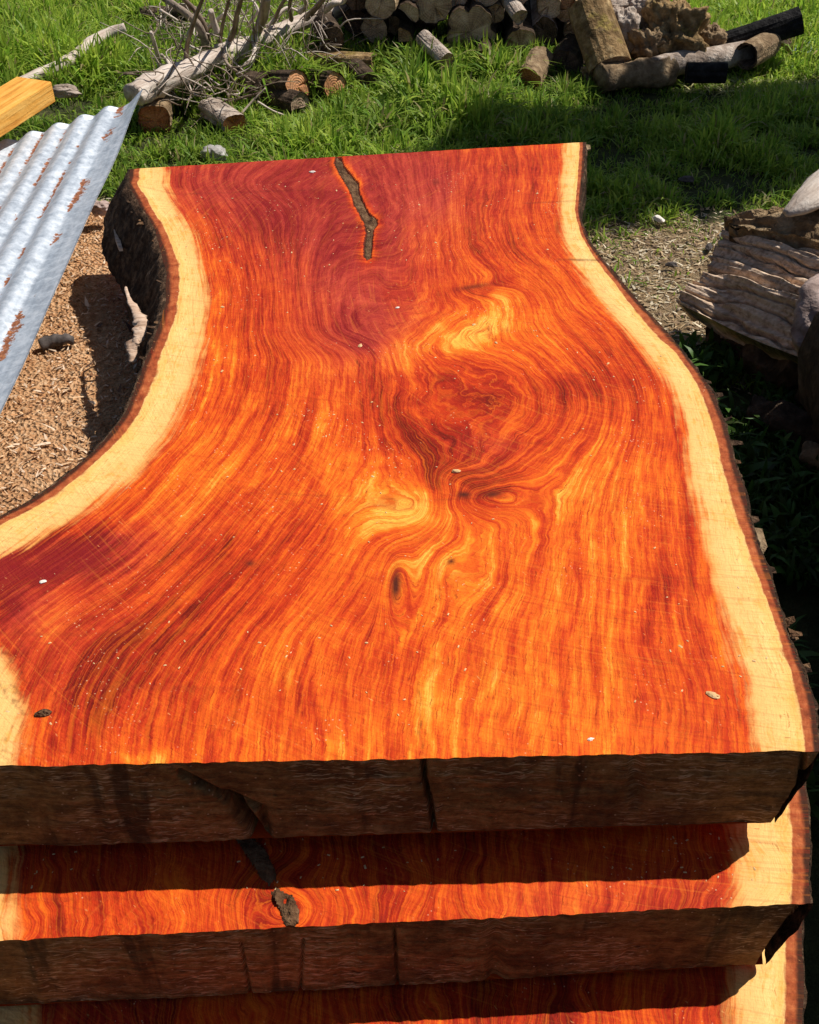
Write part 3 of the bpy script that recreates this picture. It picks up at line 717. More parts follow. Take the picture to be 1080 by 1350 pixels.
def inclusion(root, zt, poly, name, sub=4, depth=0.002, lump=0.004, seed=5, mat='incl'):
    """ingrown bark: a lumpy sheet filling an outline given on the slab's top"""
    P = np.array([at(a, b, zt)[:2] for a, b in poly])
    pp = []
    for i in range(len(P)):
        a, b = P[i], P[(i + 1) % len(P)]
        for k in range(sub): pp.append(a + (b - a) * k / sub)
    P = np.array(pp); n = len(P)
    ym, yM = P[:, 1].min(), P[:, 1].max()
    gx_ = np.arange(P[:, 0].min(), P[:, 0].max(), 0.0022); gy_ = np.arange(ym, yM, 0.004)
    GXx, GYy = np.meshgrid(gx_, gy_)
    ins = inside(GXx, GYy, P); d = poly_dist(GXx, GYy, P)
    Zz = zt - depth + lump * fbm(GXx * 90, GYy * 45, seed, 3) - 0.010 * np.exp(-(d / 0.0015) ** 2)
    idx = -np.ones(GXx.shape, int); keep = ins; idx[keep] = np.arange(keep.sum())
    F = grid_faces(*GXx.shape); F2 = idx.ravel()[F]; F2 = F2[(F2 >= 0).all(1)]
    V = np.stack([GXx[keep], GYy[keep], Zz[keep]], -1) - np.array(root.location)
    return obj(name, mesh_data(name, V, F2, M[mat]), root)

inclusion(slab1, ZT, INCL1, 'bark_inclusion')
INCL2 = [(300, 1096), (330, 1092), (352, 1120), (366, 1150), (372, 1172), (388, 1182), (398, 1200), (396, 1220), (384, 1226), (372, 1222), (368, 1204), (358, 1186), (346, 1166), (326, 1134)]
inclusion(slab2, Z2, INCL2, 'bark_inclusion', depth=-0.004, lump=0.007, seed=9)

# bark flakes still clinging to the live edges of the topmost slab
def flake(root, pts, zs, Y=None, mat='flake', thick=0.006, name='bark_flake'):
    P = [at(a, b, z) for (a, b), z in zip(pts, zs)]
    n = len(P); c = sum(P, Vector()) / n
    nrm = Vector((0, 0, 0))
    for i in range(n): nrm += (P[i] - c).cross(P[(i + 1) % n] - c)
    nrm.normalize()
    V = [p + nrm * thick * (0.5 + 0.4 * random.random()) for p in P] + [p - nrm * thick * 0.5 for p in P] + [c + nrm * thick * 1.3, c - nrm * thick * 0.6]
    F = []
    for i in range(n):
        j = (i + 1) % n
        F += [(i, j, 2 * n), (n + j, n + i, 2 * n + 1), (i, n + i, n + j), (i, n + j, j)]
    V = [Vector(v) - root.location for v in V]
    return obj(name, mesh_data(name, V, F, M[mat]), root)
V, F = tube_arrays([at(166, 378, 0.545), at(171, 396, 0.55), at(181, 414, 0.56), at(186, 428, 0.56), at(182, 446, 0.55), at(175, 458, 0.54), at(174, 478, 0.525)], [0.002, 0.005, 0.008, 0.014, 0.010, 0.010, 0.005], 40, 12, 3, 0.6, 0.4)
fl = obj('bark_flake', mesh_data('bark_flake', V - np.array(slab1.location), F, M['flake'], True), slab1)
tag(fl, 'pale torn bark flake hanging from the concave edge')
flake(slab1, [(150, 304), (156, 303), (159, 318), (162, 329), (157, 329), (152, 316)], [0.53] * 6)
flake(slab1, [(990, 696), (1003, 698), (1007, 712), (1010, 722), (1002, 736), (1000, 716)], [0.615, 0.61, 0.6, 0.6, 0.59, 0.61], mat='bark_tan')
flake(slab1, [(766, 190), (778, 192), (779, 197), (770, 199)], [0.61] * 4, thick=0.004, mat='bark_tan')
for k in range(34):          # loose fibres of the torn bark edge
    if k < 22:
        Y_ = 1.0 + 1.1 * random.random(); X_ = float(C['ro'](Y_)) + 0.004; sgn = 1
    else:
        Y_ = 1.55 + 0.9 * random.random(); X_ = float(C['lo'](Y_)) - 0.004; sgn = -1
    z_ = ZT - 0.004 - 0.02 * random.random(); l = 0.008 + 0.012 * random.random(); w = 0.004 + 0.006 * random.random()
    a = Vector((X_, Y_, z_)); dx = Vector((sgn * l, random.uniform(-.5, .5) * l, random.uniform(-0.3, 0.5) * l)); dy = Vector((0, w, 0)); t = Vector((0, 0, 0.0015))
    V = [a - dy, a + dy, a + dx + dy * .4, a + dx - dy * .6, a - dy + t, a + dy + t, a + dx + dy * .4 + t, a + dx - dy * .6 + t]
    F = [(0, 3, 2, 1), (4, 5, 6, 7), (0, 1, 5, 4), (1, 2, 6, 5), (2, 3, 7, 6), (3, 0, 4, 7)]
    obj('bark_fibre', mesh_data('bark_fibre', [v - slab1.location for v in V], F, M['incl' if k % 3 == 0 else 'slabbark']), slab1)

# spacer battens keep the slabs apart; bearers keep the lowest off the soil
def box_mesh(name, a, b, w, h, mat, bev=0.004):
    """a bar from a to b (points on its underside axis)"""
    a, b = Vector(a), Vector(b); d = (b - a); L = d.length; d.normalize()
    s = d.cross(Vector((0, 0, 1))).normalized(); up = s.cross(d)
    prof = [(-w / 2 + bev, 0), (w / 2 - bev, 0), (w / 2, bev), (w / 2, h - bev), (w / 2 - bev, h), (-w / 2 + bev, h), (-w / 2, h - bev), (-w / 2, bev)]
    secs = [(0, 0.86), (bev, 1), (L * .33, 1), (L * .66, 1), (L - bev, 1), (L, 0.86)]
    V = []
    for t, sc in secs:
        for p, q in prof: V.append((t, p * sc, h / 2 + (q - h / 2) * sc))
    F = []
    for i in range(len(secs) - 1):
        for j in range(8):
            F.append((i * 8 + j, i * 8 + (j + 1) % 8, (i + 1) * 8 + (j + 1) % 8, (i + 1) * 8 + j))
    F.append(tuple(range(7, -1, -1))); F.append(tuple(range((len(secs) - 1) * 8, len(secs) * 8)))
    me = mesh_data(name, V, F, mat)
    o = obj(name, me)
    o.matrix_world = Matrix((( d.x, s.x, up.x, a.x), (d.y, s.y, up.y, a.y), (d.z, s.z, up.z, a.z), (0, 0, 0, 1)))
    return o
for lvl, (z0, hh) in enumerate(((Z2, GAP - 0.004), (Z3, 0.006), (0.0, Z3 - 0.158))):
    for k, yy in enumerate((1.25, 1.8, 2.3)):
        where = ('front', 'middle', 'rear')[k]
        xl = float(C['lo'](yy)) + 0.12; xr = float(C['ro'](yy)) - 0.12
        o = box_mesh('spacer_batten' if lvl < 2 else 'bearer', (xl, yy, z0 + 0.002), (xr, yy, z0 + 0.002), 0.05, hh, M['greywood'])
        tag(o, '%s grey batten %s' % (where, ('between topmost and middle slab', 'between middle and lowest slab', 'on the soil under the lowest slab')[lvl]), 'batten', 'battens under the slabs', 'thing')

# crumbs and splinters lying on the slab
def chip_thing(name, label, cat, px, py, z, size, mat, ang=0.0, flat=0.5, group=None):
    p = at(px, py, z); n = 9
    V = [(0, 0, size * flat)]; F = []
    for lay, (r, zz) in enumerate(((0.62, 0.85), (1.0, 0.35), (0.9, 0.0))):
        for k in range(n):
            t = 2 * math.pi * k / n; q = r * size * (0.75 + 0.5 * random.random())
            V.append((math.cos(t) * q, math.sin(t) * q * 0.55, zz * size * flat))
    for k in range(n):
        F.append((0, 1 + k, 1 + (k + 1) % n))
        for lay in range(2):
            a = 1 + lay * n
            F.append((a + k, a + n + k, a + n + (k + 1) % n, a + (k + 1) % n))
    F.append(tuple(1 + 2 * n + k for k in range(n - 1, -1, -1)))
    o = obj(name, mesh_data(name, V, F, M[mat])); o.location = p; o.rotation_euler = (0, 0, ang)
    return tag(o, label, cat, group, 'thing')
chip_thing('bark_crumb', 'dark bark crumb on the slab near the lower left sapwood patch', 'bark crumb', 58, 942, ZT, 0.010, 'incl', 0.2, 0.7)
chip_thing('wood_splinter', 'pale splinter lying near the right sapwood band of the slab', 'splinter', 940, 917, ZT, 0.009, 'straw', -0.5, 0.4)
chip_thing('wood_splinter', 'small orange splinter below the ingrown bark streak', 'splinter', 475, 456, ZT, 0.006, 'straw', 1.3, 0.4)
chip_thing('wood_crumb', 'pale curled crumb beside the dark eye mid slab', 'crumb', 601, 622, ZT, 0.007, 'straw', 0.1, 0.6)
chip_thing('wood_crumb', 'white crumb left of the ingrown bark streak', 'crumb', 412, 227, ZT, 0.007, 'white', 0.0, 0.5)
chip_thing('wood_crumb', 'white crumb on the slab by the lower left dark patch', 'crumb', 57, 767, ZT, 0.006, 'white', 0.3, 0.4)
chip_thing('wood_crumb', 'white crumb near the front edge of the slab', 'crumb', 779, 975, ZT, 0.0042, 'white', 0.3, 0.5)
chip_thing('wood_crumb', 'white crumb above the orange streak at mid slab', 'crumb', 524, 406, ZT, 0.0048, 'white', 0.3, 0.5)
# fine sawdust grains over the slab: beyond counting
def scatter_grains(n, zt, y0, y1, seed):
    r = np.random.default_rng(seed)
    Y = r.uniform(y0, y1, n); u = r.uniform(0.03, 0.97, n); X = C['lo'](Y) + (C['ro'](Y) - C['lo'](Y)) * u
    keep = vnoise(X * 6, Y * 6, 77) + r.uniform(-0.8, 0.8, n) > 0.25
    X, Y = X[keep], Y[keep]; n = len(X)
    s = r.uniform(0.0006, 0.0017, n) * (1 + (r.random(n) > 0.95) * 0.7); a = r.uniform(0, 6.3, n)
    base = np.array([[-1.3, -.6, 0], [1.3, -.6, 0], [1.3, .6, 0], [-1.3, .6, 0], [0, 0, 1.0]])
    V = np.zeros((n, 5, 3))
    V[:, :, 0] = X[:, None] + s[:, None] * (base[:, 0] * np.cos(a)[:, None] - base[:, 1] * np.sin(a)[:, None])
    V[:, :, 1] = Y[:, None] + s[:, None] * (base[:, 0] * np.sin(a)[:, None] + base[:, 1] * np.cos(a)[:, None])
    V[:, :, 2] = zt + 0.0004 + s[:, None] * base[:, 2]
    F = np.array([[0, 1, 4], [1, 2, 4], [2, 3, 4], [3, 0, 4]])
    Fa = (F[None] + 5 * np.arange(n)[:, None, None]).reshape(-1, 3)
    return mesh_data('sawdust_grains', V.reshape(-1, 3), Fa, M['straw'])
tag(obj('sawdust_grains', scatter_grains(900, ZT, 0.9, 2.5, 4)), 'fine sawdust grains strewn over the topmost slab', 'sawdust', kind='stuff')
tag(obj('sawdust_grains', scatter_grains(260, Z2, 0.79, 0.88, 5)), 'fine sawdust grains along the middle slab', 'sawdust', kind='stuff')

# ------------------------------------------------------------------ logs, branches, timber
def log(name, label, face, axis, d, length, bark='bark_dark', end='end_brown', squash=1.0, seed=0, taper=1.0, cat='log', group=None, irregular=0.12, split=None, bend=0.0, hollow=False, rim=0.006, twist=0.0, notches=()):
    """a cut log: face = centre of the end we see, axis = way the body runs from it"""
    root = thing(name, label, cat, face, group)
    axis = Vector(axis).normalized()
    root.rotation_mode = 'QUATERNION'
    q = axis.to_track_quat('Y', 'Z'); root.rotation_quaternion = q @ Quaternion((0, 1, 0), twist)
    n, rows = 40, 12
    th = np.linspace(0, 2 * np.pi, n, endpoint=False)
    r0 = 0.5 * d * (1 + irregular * fbm(np.cos(th) * 1.4 + 3 * seed, np.sin(th) * 1.4 + seed, seed, 2) * 1.6)
    for na, nd, nw in notches: r0 = r0 * (1 - nd * np.exp(-((np.angle(np.exp(1j * (th - na)))) / nw) ** 2))
    cx, cz = np.cos(th), np.sin(th) * squash
    if split == 'half': cz = np.maximum(cz, -0.12 + 0.05 * np.cos(3 * th))
    if split == 'quarter':
        cz = np.maximum(cz, -0.15); cx = np.maximum(cx, -0.2)
    V = []
    ys = np.concatenate([[-rim, 0.004], np.linspace(0.03, length - 0.01, rows - 3), [length]])
    for k, y in enumerate(ys):
        f = y / length
        rr = r0 * (1 + (taper - 1) * f)
        rr = rr * (1 + 0.04 * fbm(np.cos(th) * 2.2 + seed, np.sin(th) * 2.2 + y * 9, seed + 5, 3)) + 0.022 * d * fbm(np.cos(th) * 7 + seed, np.sin(th) * 7 + y * 4, seed + 8, 2)
        bz = bend * math.sin(math.pi * max(0, f))
        V += list(zip(rr * cx, y + 0 * th, rr * cz + bz))
    V = np.array(V); F = grid_faces(len(ys), n, True)
    bme = mesh_data('bark', np.concatenate([V, [[0, length, 0]]]), [tuple(int(i) for i in f) for f in F] + [((len(ys) - 1) * n + (j + 1) % n, (len(ys) - 1) * n + j, len(ys) * n) for j in range(n)], M[bark])
    obj('bark', bme, root)
    # the cut end, a little inside the bark
    ring = V[n:2 * n]
    rad = [0.0, 0.3, 0.55, 0.8, 0.985]
    Ve = []
    ca = [random.uniform(0, 6.28) for _ in range(3)]
    for k, q_ in enumerate(rad[1:]):
        dip = sum(0.010 * np.exp(-((np.angle(np.exp(1j * (th - a)))) / 0.12) ** 2) * (q_ > 0.2) for a in ca[:2])
        yv = (0.0 + 0.002 * fbm(th + seed, th * 0 + k, seed)) + dip
        if hollow: yv = yv + length * 0.75 * (q_ < 0.75)
        Ve += list(zip(ring[:, 0] * q_, yv, ring[:, 2] * q_))
    Ve.append((0, length * 0.75 if hollow else 0.0, float(ring[:, 2].mean()) * 0.0))
    Fe = [tuple(int(i) for i in f[::-1]) for f in grid_faces(4, n, True)]
    c = 4 * n
    Fe += [(j, (j + 1) % n, c) for j in range(n)]
    obj('cut_face', mesh_data('cut_face', Ve, Fe, M[end]), root)
    return root

def branch(name, label, pts, radii, mat='twig', cat='branch', group=None, n=18, seg=10, seed=0, rough=0.12, forks=(), flat=1.0):
    pts = [Vector(p) for p in pts]
    loc = pts[0]; ax = (pts[-1] - pts[0]).normalized()
    Rq = ax.to_track_quat('X', 'Z'); inv = Rq.inverted()
    loc_pts = [inv @ (p - loc) for p in pts]
    V, F = tube_arrays(loc_pts, radii, n, seg, seed, rough, flat)
    if forks:
        root = thing(name, label, cat, loc, group); root.rotation_mode = 'QUATERNION'; root.rotation_quaternion = Rq
        obj('stem', mesh_data('stem', V, F, M[mat], True), root)
        for fp, fr in forks:
            v, f = tube_arrays([inv @ (Vector(p) - loc) for p in fp], fr, 10, 7, seed + 3, rough)
            obj('side_twig', mesh_data('side_twig', v, f, M[mat], True), root)
        return root
    o = obj(name, mesh_data(name, V, F, M[mat], True)); o.location = loc; o.rotation_mode = 'QUATERNION'; o.rotation_quaternion = Rq
    return tag(o, label, cat, group, 'thing')

CLEAR = [(-0.9, 4.5, 0.16), (1.2, 4.85, 0.16), (1.0, 4.8, 0.14), (1.45, 4.95, 0.16), (1.7, 5.0, 0.16), (0.2, 4.85, 0.12), (-1.25, 4.75, 0.15), (-1.45, 4.6, 0.15)]
# woodpile: ends facing the lawn
PILE = 'logs in the stacked woodpile'
def pile_log(px, py, dpx, Y, label, axis=(0.05, 1, 0.04), bark='bark_dark', end='end_brown', length=0.42, **kw):
    p = at_y(px, py, Y); d = dpx / ppm(p)
    return log('log', label, p, axis, d, length, bark, end, group=PILE, **kw)
YP = 5.15
pile_log(621, 42, 70, YP, 'broad four-lobed log with cross-shaped splits, largest in the woodpile', end='end_grey', squash=0.98, seed=2, irregular=0.05, notches=((0.25, 0.25, 0.22), (1.75, 0.30, 0.15), (3.0, 0.16, 0.2), (4.6, 0.12, 0.2)))
pile_log(687, 60, 44, YP - 0.04, 'arch-topped brown log beside the broad four-lobed log', seed=3, squash=1.1)
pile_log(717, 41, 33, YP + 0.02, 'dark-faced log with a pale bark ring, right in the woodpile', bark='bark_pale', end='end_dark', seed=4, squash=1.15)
pile_log(653, 17, 24, YP + 0.05, 'small round log wedged right above the four-lobed log', bark='bark_tan', seed=5)
pile_log(685, 21, 21, YP - 0.03, 'slim log with sunlit pale bark slanting down in the woodpile', axis=(-0.35, 1, 0.3), bark='bark_pale', end='end_tan', seed=6, length=0.3)
pile_log(724, 7, 32, YP + 0.03, 'tan split log near the top right of the woodpile', bark='bark_tan', end='end_tan', seed=7)
pile_log(750, 12, 32, YP + 0.05, 'pinkish tan log at the top right end of the woodpile', bark='bark_tan', end='end_brown', seed=8)
pile_log(573, 8, 46, YP + 0.02, 'dark grey log with star cracks above the white-topped log', end='end_grey', seed=9)
pile_log(538, 19, 30, YP, 'small log with a half sunlit face, left half of the woodpile', end='end_tan', seed=10, split='half', twist=0.7)
pile_log(502, 6, 40, YP - 0.06, 'pale rough log end at the top left of the woodpile', axis=(0.15, 1, 0.0), end='end_tan', bark='bark_tan', seed=11)
pile_log(494, 38, 36, YP + 0.05, 'dark brown log low at the left end of the woodpile', end='end_grey', seed=12)
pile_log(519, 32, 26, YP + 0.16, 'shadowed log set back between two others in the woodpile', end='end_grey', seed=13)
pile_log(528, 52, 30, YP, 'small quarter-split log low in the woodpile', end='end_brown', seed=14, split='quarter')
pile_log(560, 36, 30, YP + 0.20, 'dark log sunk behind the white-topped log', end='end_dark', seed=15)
pile_log(588, 80, 23, YP - 0.30, 'white-topped log sliding forward out of the woodpile', axis=(-0.55, 1, 0.22), bark='bark_pale', end='end_brown', length=0.2, seed=16)
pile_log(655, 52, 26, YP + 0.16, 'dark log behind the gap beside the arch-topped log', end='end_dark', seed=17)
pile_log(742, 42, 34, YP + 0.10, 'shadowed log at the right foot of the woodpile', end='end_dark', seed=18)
pile_log(600, -10, 40, YP + 0.05, 'dark log cropped by the top edge above the four-lobed log', end='end_grey', seed=19)
pile_log(642, -9, 34, YP + 0.03, 'grey log cropped by the top edge, centre of the woodpile', end='end_grey', seed=20)
pile_log(682, -8, 36, YP + 0.05, 'brown log cropped by the top edge above the slim pale log', end='end_brown', seed=21)
pile_log(541, -12, 34, YP + 0.05, 'brown log cropped by the top edge above the half sunlit log', end='end_brown', seed=22)
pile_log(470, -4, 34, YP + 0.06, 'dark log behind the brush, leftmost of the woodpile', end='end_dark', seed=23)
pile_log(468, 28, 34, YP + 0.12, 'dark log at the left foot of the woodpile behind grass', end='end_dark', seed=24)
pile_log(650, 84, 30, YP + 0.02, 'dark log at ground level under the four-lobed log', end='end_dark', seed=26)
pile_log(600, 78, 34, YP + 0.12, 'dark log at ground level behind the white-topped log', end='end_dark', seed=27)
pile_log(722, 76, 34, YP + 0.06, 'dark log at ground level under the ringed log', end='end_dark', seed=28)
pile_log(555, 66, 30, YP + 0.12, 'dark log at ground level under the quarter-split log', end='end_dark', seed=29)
pile_log(510, 62, 28, YP + 0.12, 'dark log at ground level at the left of the woodpile', end='end_dark', seed=30)

pile_log(664, 92, 28, YP - 0.10, 'round tan log at ground level in front of the woodpile centre', end='end_tan', bark='bark_tan', seed=45)
pile_log(716, 92, 30, YP - 0.10, 'round brown log at ground level right of the tan one', end='end_brown', seed=46)
pile_log(640, 74, 20, YP - 0.14, 'small red-brown log peeping over the grass below the four-lobed log', end='end_red', seed=47)
pile_log(757, 40, 28, YP + 0.02, 'brown log leaning behind the mossy log', end='end_brown', bark='bark_tan', seed=48)
# logs lying about in front of the pile
def lawn_log(px, py, dpx, Y, label, axis, bark, end, length, **kw):
    p = at_y(px, py, Y); d = dpx / ppm(p)
    p.z = max(p.z, d * 0.42)
    CLEAR.append((p.x, p.y, 0.115))
    return log('log', label, p, axis, d, length, bark, end, group='loose logs lying in the grass', **kw)
lawn_log(696, 111, 34, 4.80, 'short log with an orange barkless top beside the woodpile', (0.35, 1, 0.16), 'bark_tan', 'end_red', 0.20, seed=31)
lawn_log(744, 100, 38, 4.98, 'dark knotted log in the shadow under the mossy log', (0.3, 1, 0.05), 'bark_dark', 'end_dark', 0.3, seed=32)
lawn_log(804, 90, 56, 4.82, 'thick moss-covered log leaning on the woodpile', (-0.26, 0.80, 0.62), 'bark_moss', 'end_brown', 0.30, seed=33, irregular=0.05)
lawn_log(205, 160, 44, 4.32, 'upright-faced red-brown log under the long split trunk', (-0.10, 1, 0.02), 'bark_tan', 'end_red', 0.30, seed=34, squash=1.06)
lawn_log(310, 167, 36, 4.32, 'half-split log with peeling bark in the grass', (-0.62, 0.78, 0.06), 'bark_pale', 'end_red', 0.18, seed=35, squash=0.8, irregular=0.2)
lawn_log(392, 114, 44, 4.60, 'log with a bright orange cracked face among the brush', (-0.72, 0.62, -0.22), 'bark_dark', 'end_orange', 0.26, seed=36, irregular=0.16)
lawn_log(441, 114, 36, 4.70, 'brown-faced log beside the bright orange one', (-0.62, 0.72, -0.18), 'bark_dark', 'end_orange', 0.26, seed=37)
lawn_log(396, 148, 34, 4.52, 'low grey log sunk in the grass under the orange one', (-0.75, 0.7, -0.06), 'bark_dark', 'end_grey', 0.26, seed=38, split='half')
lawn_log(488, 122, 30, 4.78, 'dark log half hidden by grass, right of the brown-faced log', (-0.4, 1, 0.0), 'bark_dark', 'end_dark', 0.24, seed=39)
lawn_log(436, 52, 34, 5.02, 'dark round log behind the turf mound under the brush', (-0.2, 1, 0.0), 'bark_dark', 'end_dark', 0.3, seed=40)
lawn_log(490, 84, 26, 4.98, 'rotting log with brown crumbly bark lying across the grass', (-1, 0.12, 0.02), 'bark_moss', 'end_brown', 0.27, seed=41, irregular=0.2)
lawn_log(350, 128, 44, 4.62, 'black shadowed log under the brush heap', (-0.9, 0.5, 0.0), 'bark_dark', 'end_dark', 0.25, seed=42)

# long fallen log, hollow stub, charred log, chunks right of the pile
def line_log(label, a, b, za, zb, ra, rb, mat, name='fallen_log', seed=0, rough=0.1, cat='log', seg=18, n=24, sag=0.0):
    A = at(*a, za); B = at(*b, zb); mid = (A + B) / 2 + Vector((0, 0, sag))
    return branch(name, label, [A, A.lerp(mid, .5) + Vector((0, 0.01, 0.004)), mid, B.lerp(mid, .5) + Vector((0, -0.01, 0)), B], [ra, ra * .97, (ra + rb) / 2, rb * 1.02, rb], mat, cat, seed=seed, rough=rough, seg=seg, n=n)
line_log('long brown fallen log below the mossy chunks', (792, 105), (884, 92), 0.07, 0.075, 0.056, 0.056, 'bark_tan', seed=50, rough=0.14)
line_log('pale barkless fallen log continuing towards the hollow stub', (862, 92), (985, 68), 0.085, 0.085, 0.050, 0.050, 'bark_pale', seed=51, rough=0.06)
p = at_y(955, 96, 4.83)
log('log', 'dark purple log stub with a pale rim beside the fallen log', at_y(957, 95, 4.76), (-1, 0.10, -0.03), 0.088, 0.16, 'char', 'end_tan', seed=52, group='loose logs lying in the grass', rim=0.001)
log('log', 'hollow log stub with a black opening near the charred log', at_y(985, 74, 4.93), (0.72, 0.75, 0.06), 0.110, 0.18, 'bark_tan', 'end_dark', seed=53, hollow=True, group='loose logs lying in the grass', irregular=0.05)
log('log', 'short brown log behind the hollow stub', at_y(1030, 72, 5.2), (0.3, 0.9, 0.05), 0.10, 0.2, 'bark_dark', 'end_brown', seed=54, group='loose logs lying in the grass')
log('charred_log', 'black charred log raised at its far end, top right', at_y(1054, 28, 5.08), (-0.9, 0.02, -0.30), 0.110, 0.42, 'char', 'end_dark', seed=55, irregular=0.06, taper=0.85)
o = mesh_data('sheet_scrap', [(0, 0, 0.01), (0.35, 0.05, 0.02), (0.38, 0.2, 0.03), (0.02, 0.17, 0.025), (0, 0, 0), (0.35, 0.05, 0.0), (0.38, 0.2, 0.0), (0.02, 0.17, 0.0)],
              [(0, 1, 2, 3), (7, 6, 5, 4), (0, 4, 5, 1), (1, 5, 6, 2), (2, 6, 7, 3), (3, 7, 4, 0)], M['tarp'])
o = obj('sheet_scrap', o); o.location = at(1040, 74, 0.02); tag(o, 'blue-grey scrap of sheet in the shade by the charred log', 'sheet', kind='thing')

def chunk(name, label, px, py, Y, size, mat, seed, cat='wood chunk', stretch=(1, 1, 1), rz=0.0, rough=0.35, group='split chunks heaped by the fallen log', ridge=0.0):
    """lumpy split or rotting chunk"""
    p = at_y(px, py, Y)
    n, m = 64, 44
    th = np.linspace(0, 2 * np.pi, n, endpoint=False); ph = np.linspace(0.02, np.pi - 0.02, m)
    T, Pp = np.meshgrid(th, ph)
    x, y, z = np.cos(T) * np.sin(Pp), np.sin(T) * np.sin(Pp), np.cos(Pp)
    # boxy, split-looking form
    k = 3.2; nn = (np.abs(x) ** k + np.abs(y) ** k + np.abs(z) ** k) ** (1 / k)
    r = 1 / nn
    r = r * (1 + rough * fbm(x * 1.3 + seed, (y + z * 1.7) * 1.3 + seed, seed, 4) + 0.5 * rough * fbm(x * 5 + z * 3, y * 5 + seed - z * 2, seed + 2, 3) + 0.22 * rough * fbm(x * 14 - z * 9, y * 14 + z * 11 + seed, seed + 3, 3))
    if ridge: r = r * (1 + ridge * vnoise((y * 1.0 + z * 1.6) * 7 + seed, x * 0.9, seed + 4))
    V = np.stack([x * r * stretch[0], y * r * stretch[1], z * r * stretch[2]], -1).reshape(-1, 3) * size
    F = grid_faces(m, n, True)
    me = mesh_data(name, V, F[:, ::-1].copy(), M[mat], False)
    o = obj(name, me); o.location = p; o.rotation_euler = (0, 0, rz)
    return tag(o, label, cat, group, 'thing')
chunk('wood_chunk', 'orange split piece lying on top beside the woodpile end', 786, 15, 5.1, 0.05, 'beam', 61, stretch=(1.3, 1, 0.55), rz=0.3)
chunk('wood_chunk', 'pale knotted chunk with dark holes above the fallen log', 818, 42, 5.02, 0.075, 'bark_pale', 62, stretch=(0.9, 0.8, 1.2))
chunk('wood_chunk', 'lichen-spotted pale chunk at the back of the heap', 852, 14, 5.15, 0.075, 'bark_pale', 63, stretch=(1.1, 0.9, 0.8))
chunk('root_ball', 'mossy brown root ball in the heap', 886, 48, 5.0, 0.105, 'bark_moss', 64, stretch=(1.15, 0.9, 1.15), rough=0.55)
chunk('wood_chunk', 'brown splintered chunk between pale chunk and root ball', 852, 62, 4.98, 0.075, 'bark_tan', 65, stretch=(1.0, 0.9, 1.0), rough=0.5)
chunk('wood_chunk', 'tan end chunk at the right of the root ball', 938, 52, 5.06, 0.055, 'bark_tan', 66, stretch=(0.9, 0.9, 1.0), rough=0.4)
chunk('wood_chunk', 'grey chunk lying on the ground under the mossy log', 782, 96, 4.86, 0.045, 'bark_tan', 67, stretch=(1.0, 0.8, 0.8), rough=0.4)
chunk('wood_chunk', 'grey flat chunk on top behind the orange piece', 806, 10, 5.2, 0.085, 'bark_pale', 68, stretch=(1.6, 0.8, 0.45), rough=0.3)
chunk('wood_chunk', 'dark chunk filling the hollow under the root ball', 868, 84, 5.0, 0.06, 'bark_dark', 69, stretch=(1.5, 0.8, 0.8), rough=0.4)

# brush heap
BR = 'bare branches of the brush heap'
A = at(176, 126, 0.16); B = at(300, 70, 0.17)
branch('fallen_log', 'long grey split trunk resting on the red-brown log', [A, A.lerp(B, .3) + Vector((0, 0, .012)), A.lerp(B, .65), B], [0.046, 0.052, 0.048, 0.036], 'driftwood', 'trunk', seed=70, rough=0.22, seg=14, n=26, flat=0.8)
branch('branch', 'pale thick branch running on from the split trunk to the woodpile', [at(288, 72, 0.15), at(340, 55, 0.15), at(395, 30, 0.16), at(470, 4, 0.18)], [0.040, 0.038, 0.034, 0.030], 'driftwood', 'branch', BR, seed=71, rough=0.2, seg=12, n=26)
def br(label, pts, zs, r0, r1, mat='twig', seed=0, forks=()):
    P = [at(a, b, z) for (a, b), z in zip(pts, zs)]
    rad = list(np.linspace(r0, r1, len(P)))
    fk = []
    for fp, fz in forks:
        fk.append(([at(a, b, z) for (a, b), z in zip(fp, fz)], list(np.linspace(r1 * 0.9, r1 * 0.4, len(fp)))))
    return branch('branch', label, P, rad, mat, 'branch', BR, seed=seed, forks=fk, n=16, seg=8)
br('thin bare sapling stem rising from the middle of the split trunk', [(245, 82), (247, 60), (255, 30), (268, -4)], [0.18, 0.26, 0.38, 0.5], 0.012, 0.006, seed=72)
br('grey stick standing left of the split trunk', [(212, 90), (206, 66), (199, 42)], [0.10, 0.19, 0.28], 0.011, 0.007, 'driftwood', seed=73)
br('short pale stick leaning at the foot of the grey stick', [(227, 90), (218, 78), (213, 72)], [0.12, 0.15, 0.18], 0.009, 0.006, 'driftwood', seed=74)
br('thick grey curved branch arching down behind the sapling stem', [(272, 62), (264, 38), (248, 20), (228, 5), (212, -6)], [0.15, 0.24, 0.30, 0.34, 0.36], 0.020, 0.012, 'greywood', seed=75)
br('dark branch beside the arched one', [(274, 66), (272, 44), (262, 20), (240, -4)], [0.12, 0.2, 0.28, 0.36], 0.016, 0.010, 'twig', seed=76)
br('pale broken stub standing in the brush', [(287, 44), (281, 28), (278, 14)], [0.22, 0.27, 0.32], 0.014, 0.012, 'driftwood', seed=77)
br('slanting pale stick crossing the broken stub', [(272, 40), (285, 28), (296, 18)], [0.2, 0.25, 0.29], 0.010, 0.008, 'driftwood', seed=78)
br('upright greenish shoot right of the broken stub', [(290, 62), (292, 40), (297, 18), (303, -6)], [0.15, 0.25, 0.36, 0.46], 0.009, 0.005, 'twig', seed=79)
br('dark upright branch near the trunk end, curving', [(300, 58), (308, 44), (312, 20), (320, -6)], [0.15, 0.24, 0.36, 0.48], 0.013, 0.008, 'twig', seed=80)
